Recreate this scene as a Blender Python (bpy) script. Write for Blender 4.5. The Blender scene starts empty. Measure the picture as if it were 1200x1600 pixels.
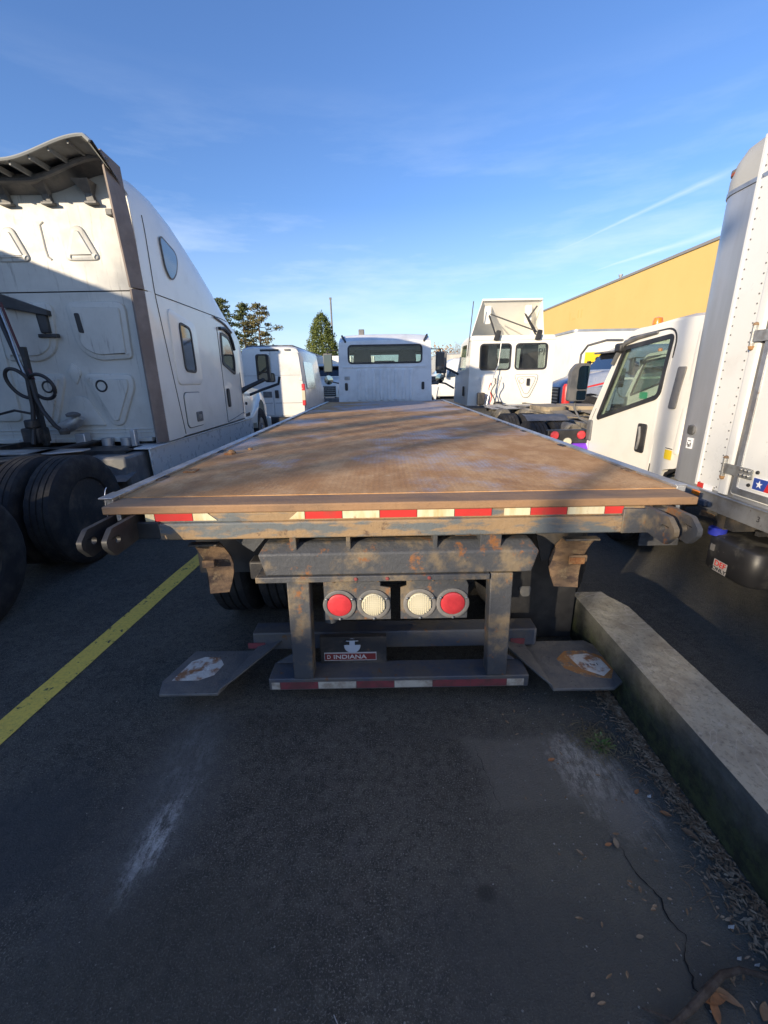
import bpy, bmesh, math, random
from mathutils import Vector, Matrix
from mathutils.geometry import tessellate_polygon
R = math.radians
sin, cos, pi = math.sin, math.cos, math.pi
random.seed(7)
S = bpy.context.scene
col = S.collection

# ------------------------------------------------------------------ camera
SUN_AZ, SUN_EL = 41.0, 14.0          # light travels towards +Y turned 41 deg to +X
cam_d = bpy.data.cameras.new('camera')
cam = bpy.data.objects.new('camera', cam_d); col.objects.link(cam)
cam.matrix_world = (Matrix.Translation((0, 0, 1.65)) @ Matrix.Rotation(R(90 - 17.4), 4, 'X')
                    @ Matrix.Rotation(R(-1.0), 4, 'Z'))
cam_d.sensor_fit = 'VERTICAL'; cam_d.sensor_height = 36.0
cam_d.lens = 36.0 * 668 / 1600
cam_d.clip_start = 0.05; cam_d.clip_end = 3000
S.camera = cam
S.render.resolution_x, S.render.resolution_y = 768, 1024

# ------------------------------------------------------------------ sky + sun
W = bpy.data.worlds.new('World'); S.world = W; W.use_nodes = True
nt = W.node_tree; nt.nodes.clear()
def wn(t, **k):
    n = nt.nodes.new(t)
    for a, b in k.items(): setattr(n, a, b)
    return n
sky = wn('ShaderNodeTexSky', sky_type='NISHITA', sun_disc=False)
sky.sun_elevation = R(SUN_EL); sky.sun_rotation = R(180 + SUN_AZ)
sky.air_density = 1.15; sky.dust_density = 0.6; sky.ozone_density = 2.2; sky.altitude = 100
bg = wn('ShaderNodeBackground'); bg.inputs[1].default_value = 0.15
out = wn('ShaderNodeOutputWorld')
geo = wn('ShaderNodeTexCoord')
def wmath(op, a, b=None, c=None, clamp=False):
    n = wn('ShaderNodeMath', operation=op, use_clamp=clamp)
    for i, v in enumerate((a, b, c)):
        if v is None: continue
        if isinstance(v, (int, float)): n.inputs[i].default_value = v
        else: nt.links.new(v, n.inputs[i])
    return n.outputs[0]
def wdot(vec, v):
    n = wn('ShaderNodeVectorMath', operation='DOT_PRODUCT'); nt.links.new(vec, n.inputs[0])
    n.inputs[1].default_value = v; return n.outputs['Value']
def pdir(px, py):           # direction in the sky of a trail end (azimuth / elevation worked out from the view)
    f, p, r = 668, R(17.4), R(1.0)
    a, b = px - 600, py - 800
    u = (a*cos(r) - b*sin(r))/f; v = (a*sin(r) + b*cos(r))/f
    return Vector((u, cos(p) - v*sin(p), -sin(p) - v*cos(p))).normalized()
dirv = geo.outputs['Generated']
nz = wn('ShaderNodeTexNoise'); nz.inputs['Scale'].default_value = 14; nz.inputs['Detail'].default_value = 5
nt.links.new(dirv, nz.inputs['Vector'])
mp = wn('ShaderNodeMapping'); mp.inputs['Scale'].default_value = (1.6, 1.6, 9); mp.inputs['Rotation'].default_value = (0.25, -0.3, 0.4)
nt.links.new(dirv, mp.inputs['Vector'])
nz2 = wn('ShaderNodeTexNoise'); nz2.inputs['Scale'].default_value = 1.7; nz2.inputs['Detail'].default_value = 6; nz2.inputs['Roughness'].default_value = .6
nt.links.new(mp.outputs[0], nz2.inputs['Vector'])
total = None
for (a, b, w, k) in (((850, 402), (1105, 284), .0065, .38), ((900, 433), (1150, 352), .0085, .45)):
    A, B = pdir(*a), pdir(*b); n = A.cross(B).normalized(); T = n.cross(A).normalized()
    d = wmath('ABSOLUTE', wmath('ADD', wdot(dirv, n), wmath('MULTIPLY', wmath('SUBTRACT', nz.outputs['Fac'], .5), .006)))
    along = wmath('DIVIDE', wmath('ARCTAN2', wdot(dirv, T), wdot(dirv, A)), A.angle(B))
    wid = wmath('MULTIPLY', wmath('MAXIMUM', along, .12), w)
    band = wmath('SUBTRACT', 1, wmath('DIVIDE', d, wid), clamp=True)
    ends = wmath('MULTIPLY', wmath('MULTIPLY', along, 2.0, clamp=True), wmath('SUBTRACT', 1.25 * 4, wmath('MULTIPLY', along, 4), clamp=True), clamp=True)
    m = wmath('MULTIPLY', wmath('MULTIPLY', band, ends), wmath('MULTIPLY', wmath('ADD', nz.outputs['Fac'], .2), k))
    total = m if total is None else wmath('ADD', total, m)
sepn = wn('ShaderNodeSeparateXYZ'); nt.links.new(dirv, sepn.inputs[0])
lowsky = wmath('SUBTRACT', 1, wmath('MULTIPLY', wmath('ABSOLUTE', wmath('SUBTRACT', sepn.outputs['Z'], .2)), 3.6), clamp=True)
cir = wmath('MULTIPLY', wmath('MULTIPLY', wmath('SUBTRACT', nz2.outputs['Fac'], .47), 2.2, clamp=True), wmath('MULTIPLY', lowsky, .6))
hz = wmath('MULTIPLY', wmath('SUBTRACT', 1, wmath('MULTIPLY', wmath('ABSOLUTE', sepn.outputs['Z']), 3.2), clamp=True), .34)
total = wmath('ADD', wmath('ADD', total, hz), cir, clamp=True)
mix = wn('ShaderNodeMixRGB'); nt.links.new(total, mix.inputs[0])
hs = wn('ShaderNodeMixRGB', blend_type='MULTIPLY'); hs.inputs[0].default_value = 1.0
nt.links.new(sky.outputs[0], hs.inputs[1]); hs.inputs[2].default_value = (.50, .64, .94, 1)
nt.links.new(hs.outputs[0], mix.inputs[1]); mix.inputs[2].default_value = (4.0, 4.5, 5.2, 1)
nt.links.new(mix.outputs[0], bg.inputs[0]); nt.links.new(bg.outputs[0], out.inputs[0])

sd = bpy.data.lights.new('sun', 'SUN'); sd.energy = 3.8; sd.angle = R(0.53); sd.color = (1.0, .84, .62)
sun = bpy.data.objects.new('sun', sd); col.objects.link(sun)
ldir = Vector((sin(R(SUN_AZ))*cos(R(SUN_EL)), cos(R(SUN_AZ))*cos(R(SUN_EL)), -sin(R(SUN_EL))))
sun.rotation_euler = ldir.to_track_quat('-Z', 'Y').to_euler()
sun.location = (-20, -20, 20)
S.view_settings.view_transform = 'Standard'; S.view_settings.look = 'None'
S.view_settings.exposure = 0.80; S.view_settings.gamma = 1.0; S.view_settings.use_curve_mapping = False

# ------------------------------------------------------------------ materials
class NT:
    def __init__(s, m): s.t = m.node_tree
    def n(s, t, **k):
        n = s.t.nodes.new(t)
        for a, b in k.items(): setattr(n, a, b)
        return n
    def l(s, a, b): s.t.links.new(a, b)
    def m(s, op, a, b=None, clamp=False):
        n = s.n('ShaderNodeMath', operation=op, use_clamp=clamp)
        for i, v in enumerate((a, b)):
            if v is None: continue
            if isinstance(v, (int, float)): n.inputs[i].default_value = v
            else: s.l(v, n.inputs[i])
        return n.outputs[0]
    def noise(s, vec, sc, det=4, rough=.55, stretch=None, dist=0):
        if stretch:
            mp = s.n('ShaderNodeMapping'); mp.inputs['Scale'].default_value = stretch; s.l(vec, mp.inputs[0]); vec = mp.outputs[0]
        n = s.n('ShaderNodeTexNoise'); n.inputs['Scale'].default_value = sc; n.inputs['Detail'].default_value = det
        n.inputs['Roughness'].default_value = rough; n.inputs['Distortion'].default_value = dist
        s.l(vec, n.inputs['Vector']); return n.outputs['Fac']
    def ramp(s, f, a, b):
        n = s.n('ShaderNodeMapRange', interpolation_type='SMOOTHSTEP'); s.l(f, n.inputs[0])
        n.inputs[1].default_value = a; n.inputs[2].default_value = b; return n.outputs[0]
    def mix(s, f, a, b):
        n = s.n('ShaderNodeMixRGB')
        for i, v in enumerate((f, a, b)):
            if isinstance(v, (int, float)): n.inputs[i].default_value = v
            elif isinstance(v, tuple): n.inputs[i].default_value = (*v[:3], 1)
            else: s.l(v, n.inputs[i])
        return n.outputs[0]
def newmat(name):
    m = bpy.data.materials.new(name); m.use_nodes = True
    t = NT(m); b = m.node_tree.nodes['Principled BSDF']
    tc = t.n('ShaderNodeTexCoord'); return m, t, b, tc.outputs['Object']
MC = {}
def pm(name, c1, rough=.5, metal=0, c2=None, sc=6, lo=.4, hi=.65, bump=0, bsc=60, coat=0, c3=None, sc3=30, lo3=.55, hi3=.7,
       stretch=None, stretch3=None, spec=.5, rvar=.15, rough3=None, world=False):
    """paint / metal / rubber: base colour, blotches of c2, smaller marks of c3, fine relief"""
    if name in MC: return MC[name]
    m, t, b, v = newmat(name)
    if world:
        g = t.n('ShaderNodeNewGeometry'); v = g.outputs['Position']
    c = c1
    if c2:
        f = t.ramp(t.noise(v, sc, 6, .62, stretch), lo, hi); c = t.mix(f, c1, c2)
    if c3:
        f3 = t.ramp(t.noise(v, sc3, 5, .7, stretch3), lo3, hi3); c = t.mix(f3, c, c3)
    if isinstance(c, tuple): b.inputs['Base Color'].default_value = (*c, 1)
    else: t.l(c, b.inputs['Base Color'])
    r = t.m('ADD', t.m('MULTIPLY', t.noise(v, 9, 5, .6), rvar*2), rough - rvar, clamp=True)
    if c3 and rough3 is not None:
        r = t.m('ADD', r, t.m('MULTIPLY', f3, rough3 - rough), clamp=True)
    t.l(r, b.inputs['Roughness'])
    b.inputs['Metallic'].default_value = metal; b.inputs['Coat Weight'].default_value = coat
    b.inputs['Coat Roughness'].default_value = .08; b.inputs['Specular IOR Level'].default_value = spec
    if bump:
        bn = t.n('ShaderNodeBump'); bn.inputs['Strength'].default_value = bump; bn.inputs['Distance'].default_value = .01
        t.l(t.noise(v, bsc, 6, .65), bn.inputs['Height']); t.l(bn.outputs[0], b.inputs['Normal'])
    MC[name] = m; return m
def glass(name, tint=(.6, .65, .68), dens=.5, refl=1.0):
    m, t, b, v = newmat(name)
    t.t.nodes.remove(b); o = t.t.nodes['Material Output']
    tr = t.n('ShaderNodeBsdfTransparent'); tr.inputs[0].default_value = (*tint, 1)
    gl = t.n('ShaderNodeBsdfGlossy'); gl.inputs['Roughness'].default_value = .02
    df = t.n('ShaderNodeBsdfDiffuse'); df.inputs[0].default_value = (.35, .34, .3, 1)
    lw = t.n('ShaderNodeLayerWeight'); lw.inputs[0].default_value = .5
    fres = t.m('ADD', .035, t.m('MULTIPLY', t.m('POWER', lw.outputs['Facing'], 5), .9), clamp=True)
    m1 = t.n('ShaderNodeMixShader'); t.l(t.m('MULTIPLY', fres, refl, clamp=True), m1.inputs[0])
    t.l(tr.outputs[0], m1.inputs[1]); t.l(gl.outputs[0], m1.inputs[2])
    m2 = t.n('ShaderNodeMixShader')                      # a film of dust
    t.l(t.m('MULTIPLY', t.ramp(t.noise(v, 5, 6), .3, .8), dens*.2), m2.inputs[0])
    t.l(m1.outputs[0], m2.inputs[1]); t.l(df.outputs[0], m2.inputs[2]); t.l(m2.outputs[0], o.inputs[0])
    return m

WHITE = pm('white_paint', (.74, .74, .71), .3, coat=.5, c2=(.60, .59, .55), sc=2.2, lo=.45, hi=.8, c3=(.42, .39, .34), sc3=14, lo3=.66, hi3=.82, bump=.03, bsc=4, rvar=.1)
CREAM = pm('cream_white_paint', (.84, .81, .725), .33, coat=.4, c2=(.72, .69, .61), sc=2.5, lo=.45, hi=.85, c3=(.4, .36, .3), sc3=18, lo3=.7, hi3=.85, bump=.03, bsc=3, rvar=.1)
DIRTYW = pm('grimy_white_panel', (.58, .57, .52), .45, c2=(.46, .45, .41), sc=1.6, lo=.35, hi=.7, c3=(.20, .185, .16), sc3=7, lo3=.55, hi3=.8, stretch3=(3, 3, .35), bump=.12, bsc=7)
BEDW = pm('weathered_white_cab', (.82, .82, .80), .45, c2=(.66, .66, .64), sc=3, lo=.4, hi=.75, c3=(.3, .22, .16), sc3=16, lo3=.64, hi3=.74, stretch3=(2, 2, .8), bump=.05, bsc=9)
BROWN = pm('weathered_brown_rubber', (.17, .135, .12), .55, c2=(.23, .19, .17), sc=3, bump=.15, bsc=40)
BLACK = pm('black_plastic', (.022, .022, .024), .5, c2=(.045, .045, .045), sc=5, bump=.1, bsc=80)
GREYP = pm('grey_plastic', (.11, .115, .12), .55, c2=(.2, .19, .18), sc=5, bump=.1, bsc=50)
FRAME = pm('greasy_chassis_steel', (.03, .03, .032), .55, c2=(.10, .085, .07), sc=5, lo=.45, hi=.7, c3=(.16, .09, .05), sc3=20, lo3=.62, hi3=.75, bump=.4, bsc=30)
DUSTF = pm('dusty_chassis_steel', (.14, .13, .115), .75, c2=(.32, .28, .21), sc=4, lo=.4, hi=.65, c3=(.05, .045, .04), sc3=12, lo3=.5, hi3=.7, bump=.5, bsc=25)
TYRE = pm('tyre_rubber', (.022, .022, .024), .8, c2=(.055, .052, .048), sc=7, lo=.4, hi=.75, bump=.5, bsc=50, spec=.3)
RIM = pm('steel_rim', (.35, .35, .35), .45, .6, c2=(.13, .11, .09), sc=7, bump=.1)
ALU = pm('dull_aluminium', (.55, .56, .57), .42, .75, c2=(.38, .37, .36), sc=5, c3=(.22, .17, .13), sc3=18, lo3=.62, hi3=.75, bump=.2, bsc=50)
ALUB = pm('aluminium_corner', (.50, .51, .53), .38, .55, c2=(.42, .43, .44), sc=1.2, stretch=(3, 3, .4), bump=.05)
CHROME = pm('chrome_skirt', (.68, .69, .68), .3, .15)
SUPPORT = pm('painted_steel_rust', (.07, .075, .085), .6, .1, c2=(.21, .165, .11), sc=6.5, lo=.47, hi=.66, c3=(.26, .115, .045), sc3=11, lo3=.56, hi3=.68, bump=.5, bsc=30, rough3=.85)
BLUEST = pm('blue_grey_bar', (.07, .08, .105), .6, .1, c2=(.12, .11, .10), sc=5, c3=(.18, .09, .04), sc3=16, lo3=.6, hi3=.7, bump=.4, bsc=30)
PADM = pm('worn_lift_plate', (.14, .14, .142), .6, .35, c2=(.2, .19, .175), sc=8, c3=(.05, .045, .042), sc3=60, lo3=.62, hi3=.7, bump=.6, bsc=60)
RUSTY = pm('rusty_plate', (.25, .16, .09), .85, c2=(.09, .06, .045), sc=7, lo=.4, hi=.6, c3=(.34, .24, .13), sc3=18, lo3=.55, hi3=.7, bump=.9, bsc=26, stretch=(1, 1, 2.5))
RUSTS = pm('rust_scab', (.30, .12, .045), .9, c2=(.45, .27, .12), sc=25, bump=1, bsc=80)
SCAB = pm('worn_decal', (.62, .6, .55), .7, c2=(.30, .14, .06), sc=14, lo=.45, hi=.62, c3=(.8, .8, .78), sc3=40, lo3=.6, hi3=.66, bump=.6, bsc=50)
TAPER = pm('reflective_tape_red', (.58, .045, .04), .35, c2=(.34, .07, .05), sc=9, lo=.5, hi=.75, c3=(.32, .2, .12), sc3=26, lo3=.66, hi3=.72)
TAPEW = pm('reflective_tape_cream', (.72, .66, .45), .4, c2=(.62, .46, .22), sc=9, lo=.42, hi=.7, c3=(.35, .22, .12), sc3=22, lo3=.62, hi3=.72, stretch=(2, 2, .5))
TAPERD = pm('dull_tape_red', (.22, .05, .06), .5, c2=(.13, .05, .05), sc=14)
TAPEWD = pm('dull_tape_white', (.5, .47, .4), .5, c2=(.3, .25, .2), sc=14)
REDL = pm('red_lens', (.62, .05, .06), .35, coat=.25, c2=(.5, .04, .05), sc=20, bump=.05)
CLEARL = pm('clear_ribbed_lens', (.60, .56, .42), .25, coat=.5)
AMBER = pm('amber_lens', (.8, .22, .02), .3, coat=.5)
SILV = pm('screw_metal', (.6, .6, .6), .3, .9)
YEL = pm('yellow_render_wall', (.70, .49, .175), .85, c2=(.66, .455, .155), sc=.25, lo=.3, hi=.75, c3=(.63, .42, .135), sc3=1.4, lo3=.6, hi3=.8, bump=.3, bsc=3)
COPING = pm('grey_coping', (.25, .24, .23), .6)
BARK = pm('pine_bark', (.11, .075, .05), .9, c2=(.06, .045, .035), sc=3, bump=.6, bsc=10)
TWIG = pm('bare_wood', (.16, .12, .09), .9, c2=(.09, .07, .055), sc=8, bump=.6, bsc=30)
NEED = pm('pine_needles', (.055, .08, .025), .7, c2=(.13, .14, .045), sc=.9, lo=.35, hi=.65)
NEED2 = pm('golden_pine_needles', (.10, .10, .035), .7, c2=(.22, .17, .06), sc=.8, lo=.35, hi=.65)
NEED3 = pm('cedar_foliage', (.06, .09, .018), .7, c2=(.15, .175, .035), sc=1.1, lo=.35, hi=.62)
PURPLE = pm('purple_plastic', (.22, .06, .66), .45)
BLUEC = pm('blue_cap', (.03, .045, .42), .4, coat=.2)
BLUET = pm('blue_grey_truck_paint', (.23, .27, .36), .3, coat=.6, c2=(.30, .33, .40), sc=2)
REDP = pm('red_post_paint', (.62, .03, .03), .4)
SEAT = pm('seat_fabric', (.045, .045, .05), .9)
INTER = pm('interior_trim', (.36, .35, .33), .8)
GALV = pm('galvanised_hinge', (.5, .5, .47), .4, .6, c2=(.33, .31, .28), sc=16, bump=.3, bsc=60)
DARKGL = pm('tinted_glass', (.01, .013, .018), .04, coat=1, rvar=.01)
TEXTK = pm('black_print', (.03, .03, .035), .6)
WHT = pm('white_print', (.85, .85, .85), .5)
REDPR = pm('red_print', (.6, .03, .03), .5)
BLUEPR = pm('blue_print', (.03, .07, .32), .5)
YPR = pm('yellow_print', (.85, .6, .03), .5)
GREENPR = pm('green_print', (.05, .5, .25), .5)
LEAFM = pm('dead_leaf', (.22, .12, .06), .8, c2=(.32, .2, .11), sc=12, world=True)
LITM = pm('leaf_crumbs', (.20, .125, .07), .9, c2=(.38, .28, .18), sc=30, world=True)
WEEDM = pm('weed_green', (.09, .19, .035), .6, c2=(.17, .22, .07), sc=20)
PALE = pm('pale_scrap', (.42, .42, .4), .6)
CONC2 = pm('pale_building_wall', (.45, .43, .4), .9, c2=(.38, .36, .33), sc=.4)
HOSEM = pm('hose_rubber', (.02, .018, .02), .5)
GL_CLR = glass('clear_cab_glass', (.80, .86, .82), .6, 1.0)
GL_SMK = glass('grey_cab_glass', (.80, .83, .84), .25, 1.0)
MIRD = pm('darkened_mirror_glass', (.16, .17, .17), .05, 1.0, rvar=.01)  # mirror colour darkened to stand in for a dark reflection
MIRRORM = pm('mirror_glass', (.42, .46, .42), .03, 1.0, rvar=.01)

def deck_mat():
    m, t, b, v = newmat('rusty_tread_plate')
    sp = t.n('ShaderNodeSeparateXYZ'); t.l(v, sp.inputs[0])
    s = 1/.028
    def cell(o):
        p = t.m('MULTIPLY', o, s); fl = t.m('FLOOR', p); return t.m('SUBTRACT', t.m('SUBTRACT', p, fl), .5), fl
    fx, ix = cell(sp.outputs[0]); fy, iy = cell(sp.outputs[1])
    par = t.m('MODULO', t.m('ABSOLUTE', t.m('ADD', ix, iy)), 2); sg = t.m('SUBTRACT', 1, t.m('MULTIPLY', par, 2))
    a = t.m('ADD', fx, t.m('MULTIPLY', sg, fy)); c = t.m('SUBTRACT', fx, t.m('MULTIPLY', sg, fy))
    d = t.m('ADD', t.m('POWER', t.m('DIVIDE', a, .62), 2), t.m('POWER', t.m('DIVIDE', c, .2), 2))
    h = t.m('SUBTRACT', 1, d, clamp=True); h = t.m('MINIMUM', t.m('MULTIPLY', h, 2.2), 1)
    big = t.noise(v, 1.1, 6, .65, (.8, .7, 1)); med = t.noise(v, 5, 6, .7, (1, .6, 1)); fine = t.noise(v, 60, 4, .7)
    c1 = t.mix(t.ramp(med, .38, .66), (.47, .25, .105), (.63, .385, .19))
    c1 = t.mix(t.m('MULTIPLY', t.ramp(fine, .5, .75), .5), c1, (.38, .20, .095))
    c1 = t.mix(t.m('MULTIPLY', t.ramp(t.noise(v, 1.7, 7, .75, (1.1, .7, 1), .6), .48, .70), .6), c1, (.30, .15, .07))
    c1 = t.mix(t.m('MULTIPLY', t.ramp(t.noise(v, 11, 6, .8), .6, .72), .5), c1, (.70, .54, .36))
    # bare blue-grey steel worn through, most of it right of the middle
    gx = t.m('SUBTRACT', 1, t.m('MULTIPLY', t.m('ABSOLUTE', t.m('SUBTRACT', sp.outputs[0], .55)), .55), clamp=True)
    gy = t.m('SUBTRACT', 1, t.m('MULTIPLY', t.m('ABSOLUTE', t.m('SUBTRACT', sp.outputs[1], 3.9)), .25), clamp=True)
    wear = t.m('ADD', big, t.m('MULTIPLY', t.m('MULTIPLY', gx, gy), .24))
    wf = t.ramp(wear, .505, .64)
    wf = t.m('MULTIPLY', wf, t.m('ADD', .45, t.m('MULTIPLY', h, .55)))
    col_ = t.mix(wf, c1, (.44, .48, .55))
    edge = t.ramp(sp.outputs[1], 2.05, 1.9)
    b_ = t.m('MULTIPLY', wf, .3); t.l(b_, b.inputs['Metallic'])
    t.l(col_, b.inputs['Base Color'])
    t.l(t.m('SUBTRACT', .85, t.m('MULTIPLY', wf, .5)), b.inputs['Roughness']); b.inputs['Specular IOR Level'].default_value = .3
    bn = t.n('ShaderNodeBump'); bn.inputs['Strength'].default_value = .75; bn.inputs['Distance'].default_value = .004
    hh = t.m('ADD', h, t.m('MULTIPLY', fine, .25)); t.l(hh, bn.inputs['Height']); t.l(bn.outputs[0], b.inputs['Normal'])
    return m
DECKM = deck_mat()
TAILM = pm('rusty_smooth_plate', (.34, .20, .105), .75, c2=(.22, .14, .085), sc=5, c3=(.2, .12, .07), sc3=26, lo3=.58, hi3=.75, bump=.3, bsc=40, stretch=(.5, 2, 2))
SKIRTM = pm('rusty_rear_beam', (.31, .21, .115), .72, c2=(.13, .145, .15), sc=5, lo=.45, hi=.6, c3=(.13, .085, .055), sc3=20, lo3=.58, hi3=.72, bump=.45, bsc=30, stretch=(1, 2, 4))

def asphalt():
    m, t, b, v = newmat('worn_asphalt')
    sp = t.n('ShaderNodeSeparateXYZ'); t.l(v, sp.inputs[0]); X, Y = sp.outputs[0], sp.outputs[1]
    n1 = t.noise(v, 1.3, 6, .65); n2 = t.noise(v, 6, 6, .7); n3 = t.noise(v, 160, 3, .7); n4 = t.noise(v, 30, 6, .75)
    c = t.mix(t.ramp(n1, .35, .68), (.052, .050, .0425), (.108, .100, .080))
    c = t.mix(t.m('MULTIPLY', t.ramp(n2, .42, .68), .8), c, (.11, .102, .086))
    c = t.mix(t.m('MULTIPLY', t.ramp(n4, .48, .6), .6), c, (.022, .022, .023))
    c = t.mix(t.m('MULTIPLY', t.ramp(t.noise(v, 18, 7, .8), .5, .62), .55), c, (.15, .14, .115))
    c = t.mix(t.m('MULTIPLY', t.ramp(n3, .52, .66), .9), c, (.26, .245, .215))
    c = t.mix(t.m('MULTIPLY', t.ramp(t.noise(v, 75, 4, .8), .58, .7), .6), c, (.012, .012, .013))
    c = t.mix(t.m('MULTIPLY', t.ramp(X, -.2, 1.0), t.m('MULTIPLY', t.ramp(n1, .3, .6), .45)), c, (.125, .117, .096))
    pa = t.m('MAXIMUM', t.m('DIVIDE', t.m('ABSOLUTE', t.m('SUBTRACT', X, t.m('ADD', .70, t.m('MULTIPLY', t.m('SUBTRACT', 1.45, Y), .18)))), .30), t.m('DIVIDE', t.m('ABSOLUTE', t.m('SUBTRACT', Y, 1.45)), .17))
    pa = t.m('ADD', pa, t.m('MULTIPLY', t.m('SUBTRACT', t.noise(v, 9, 7, .8), .5), .9))
    c = t.mix(t.m('MULTIPLY', t.ramp(pa, 1.15, .85), .6), c, (.19, .175, .15))
    def blob(cx, cy, rx, ry, ang, edge, coln, amt, nsc=9, warp=.5):
        dx = t.m('SUBTRACT', X, cx); dy = t.m('SUBTRACT', Y, cy)
        a_ = t.m('ADD', t.m('MULTIPLY', dx, cos(ang)), t.m('MULTIPLY', dy, sin(ang)))
        b_ = t.m('SUBTRACT', t.m('MULTIPLY', dy, cos(ang)), t.m('MULTIPLY', dx, sin(ang)))
        d = t.m('SQRT', t.m('ADD', t.m('POWER', t.m('DIVIDE', a_, rx), 2), t.m('POWER', t.m('DIVIDE', b_, ry), 2)))
        d = t.m('ADD', d, t.m('MULTIPLY', t.m('SUBTRACT', t.noise(v, nsc, 7, .75), .5), warp*2))
        return t.m('MULTIPLY', t.ramp(d, 1 + edge, 1 - edge), amt)
    brk = t.m('MULTIPLY', t.ramp(t.noise(v, 38, 7, .85, (1, .35, 1)), .40, .58), t.m('ADD', .35, t.m('MULTIPLY', t.ramp(t.noise(v, 9, 5, .7), .35, .62), .65)))
    for (cx, cy, rx, ry, an, ed, cc, am, ns, wp, br) in (
        (-.90, 1.40, .18, .42, .06, .7, (.12, .12, .115), .7, 9, .8, 0),
        (-.90, 1.42, .10, .36, .06, .6, (.20, .20, .19), 1, 14, .9, 1),
        (-.89, 1.16, .05, .16, -.1, .5, (.5, .5, .48), 1, 34, .9, 1),
        (-1.02, .98, .13, .2, 0, .6, (.12, .12, .115), .7, 18, .9, 1),
        (.75, 1.5, .22, .14, 0, .5, (.19, .178, .155), .7, 14, .8, 1),
        (.90, 1.36, .13, .26, .35, .35, (.62, .57, .49), 1, 20, .7, 1),
        (.93, 1.24, .08, .07, 0, .3, (.34, .31, .27), .9, 26, .5, 0),
        (.88, 1.2, .06, .05, 0, .4, (.24, .22, .2), .9, 30, .6, 1),
        (.85, .95, .45, .5, 0, .6, (.15, .142, .115), .7, 6, .6, 0),
        (.32, .98, .03, .025, 0, .5, (.02, .018, .016), .7, 30, .6, 0),
        (-.13, 1.13, .03, .05, 0, .6, (.13, .12, .11), .6, 30, .9, 1),
        (-.12, .98, .05, .05, 0, .6, (.11, .095, .08), .6, 30, .9, 1),
        (-.7, .75, .5, .3, .2, .5, (.066, .064, .054), .55, 7, .8, 0),
        (-1.45, 1.15, .35, .3, .2, .5, (.05, .056, .06), .7, 7, .8, 0),
        (.55, .75, .5, .22, -.2, .5, (.064, .066, .064), .6, 7, .8, 0),
        (-.62, 1.72, .22, .07, 0, .6, (.04, .033, .025), .6, 22, .9, 1),
        (.3, 1.65, .5, .03, .02, .5, (.10, .095, .085), .6, 30, .9, 1),
        (2.3, 1.9, .35, .12, 0, .5, (.10, .10, .095), .6, 12, .6, 0)):
        f = blob(cx, cy, rx, ry, an, ed, cc, am, ns, wp)
        if br: f = t.m('MULTIPLY', f, brk)
        c = t.mix(f, c, cc)
    t.l(c, b.inputs['Base Color'])
    t.l(t.m('ADD', .62, t.m('MULTIPLY', n2, .35)), b.inputs['Roughness']); b.inputs['Specular IOR Level'].default_value = .35
    bn = t.n('ShaderNodeBump'); bn.inputs['Strength'].default_value = 1.0; bn.inputs['Distance'].default_value = .009
    t.l(t.m('ADD', t.m('MULTIPLY', n3, 1), t.m('MULTIPLY', n4, 1.0)), bn.inputs['Height']); t.l(bn.outputs[0], b.inputs['Normal'])
    return m
ASPH = asphalt()
def yellow_line():
    m, t, b, v = newmat('worn_yellow_paint')
    n1 = t.noise(v, 22, 7, .75); n2 = t.noise(v, 4, 4, .6)
    f = t.ramp(t.m('ADD', n1, t.m('MULTIPLY', n2, .25)), .71, .75)
    c = t.mix(t.ramp(t.noise(v, 60, 4, .7), .4, .7), (.86, .60, .10), (.68, .47, .09))
    t.l(t.mix(f, c, (.045, .043, .04)), b.inputs['Base Color']); b.inputs['Roughness'].default_value = .7
    bn = t.n('ShaderNodeBump'); bn.inputs['Strength'].default_value = .5; bn.inputs['Distance'].default_value = .004
    t.l(t.noise(v, 120, 3), bn.inputs['Height']); t.l(bn.outputs[0], b.inputs['Normal'])
    return m
YLINE = yellow_line()
def kerbmat():
    m, t, b, v = newmat('weathered_concrete')
    g = t.n('ShaderNodeNewGeometry'); sn = t.n('ShaderNodeSeparateXYZ'); t.l(g.outputs['Normal'], sn.inputs[0])
    sp = t.n('ShaderNodeSeparateXYZ'); t.l(g.outputs['Position'], sp.inputs[0]); v = g.outputs['Position']
    c = t.mix(t.ramp(t.noise(v, 5, 6, .7), .35, .7), (.32, .305, .25), (.20, .18, .145))
    c = t.mix(t.m('MULTIPLY', t.ramp(t.noise(v, 45, 6, .75), .5, .68), .6), c, (.08, .07, .055))
    c = t.mix(t.m('MULTIPLY', t.m('MULTIPLY', t.ramp(t.noise(v, 1.6, 4, .6, (1, 1, 1), 1.5), .494, .5), t.ramp(t.noise(v, 1.6, 4, .6, (1, 1, 1), 1.5), .510, .504)), .6), c, (.36, .34, .30))
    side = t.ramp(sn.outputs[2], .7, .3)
    mossy_low = t.m('MULTIPLY', side, t.ramp(t.m('ADD', sp.outputs[2], t.m('MULTIPLY', t.noise(v, 9, 6, .7), .25)), .42, .2))
    c = t.mix(t.m('MULTIPLY', side, .85), c, t.mix(t.ramp(t.noise(v, 12, 6, .75), .4, .65), (.045, .05, .047), (.085, .088, .08)))  # vertical faces darkened in colour to deepen their contrast with the top
    c = t.mix(t.m('MULTIPLY', mossy_low, .92), c, t.mix(t.ramp(t.noise(v, 14, 6, .75), .4, .6), (.014, .018, .008), (.045, .06, .018)))  # moss, darker and greener towards the ground
    t.l(c, b.inputs['Base Color']); b.inputs['Roughness'].default_value = .9
    bn = t.n('ShaderNodeBump'); bn.inputs['Strength'].default_value = .7; bn.inputs['Distance'].default_value = .006
    t.l(t.noise(v, 70, 6, .75), bn.inputs['Height']); t.l(bn.outputs[0], b.inputs['Normal'])
    return m
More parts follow.
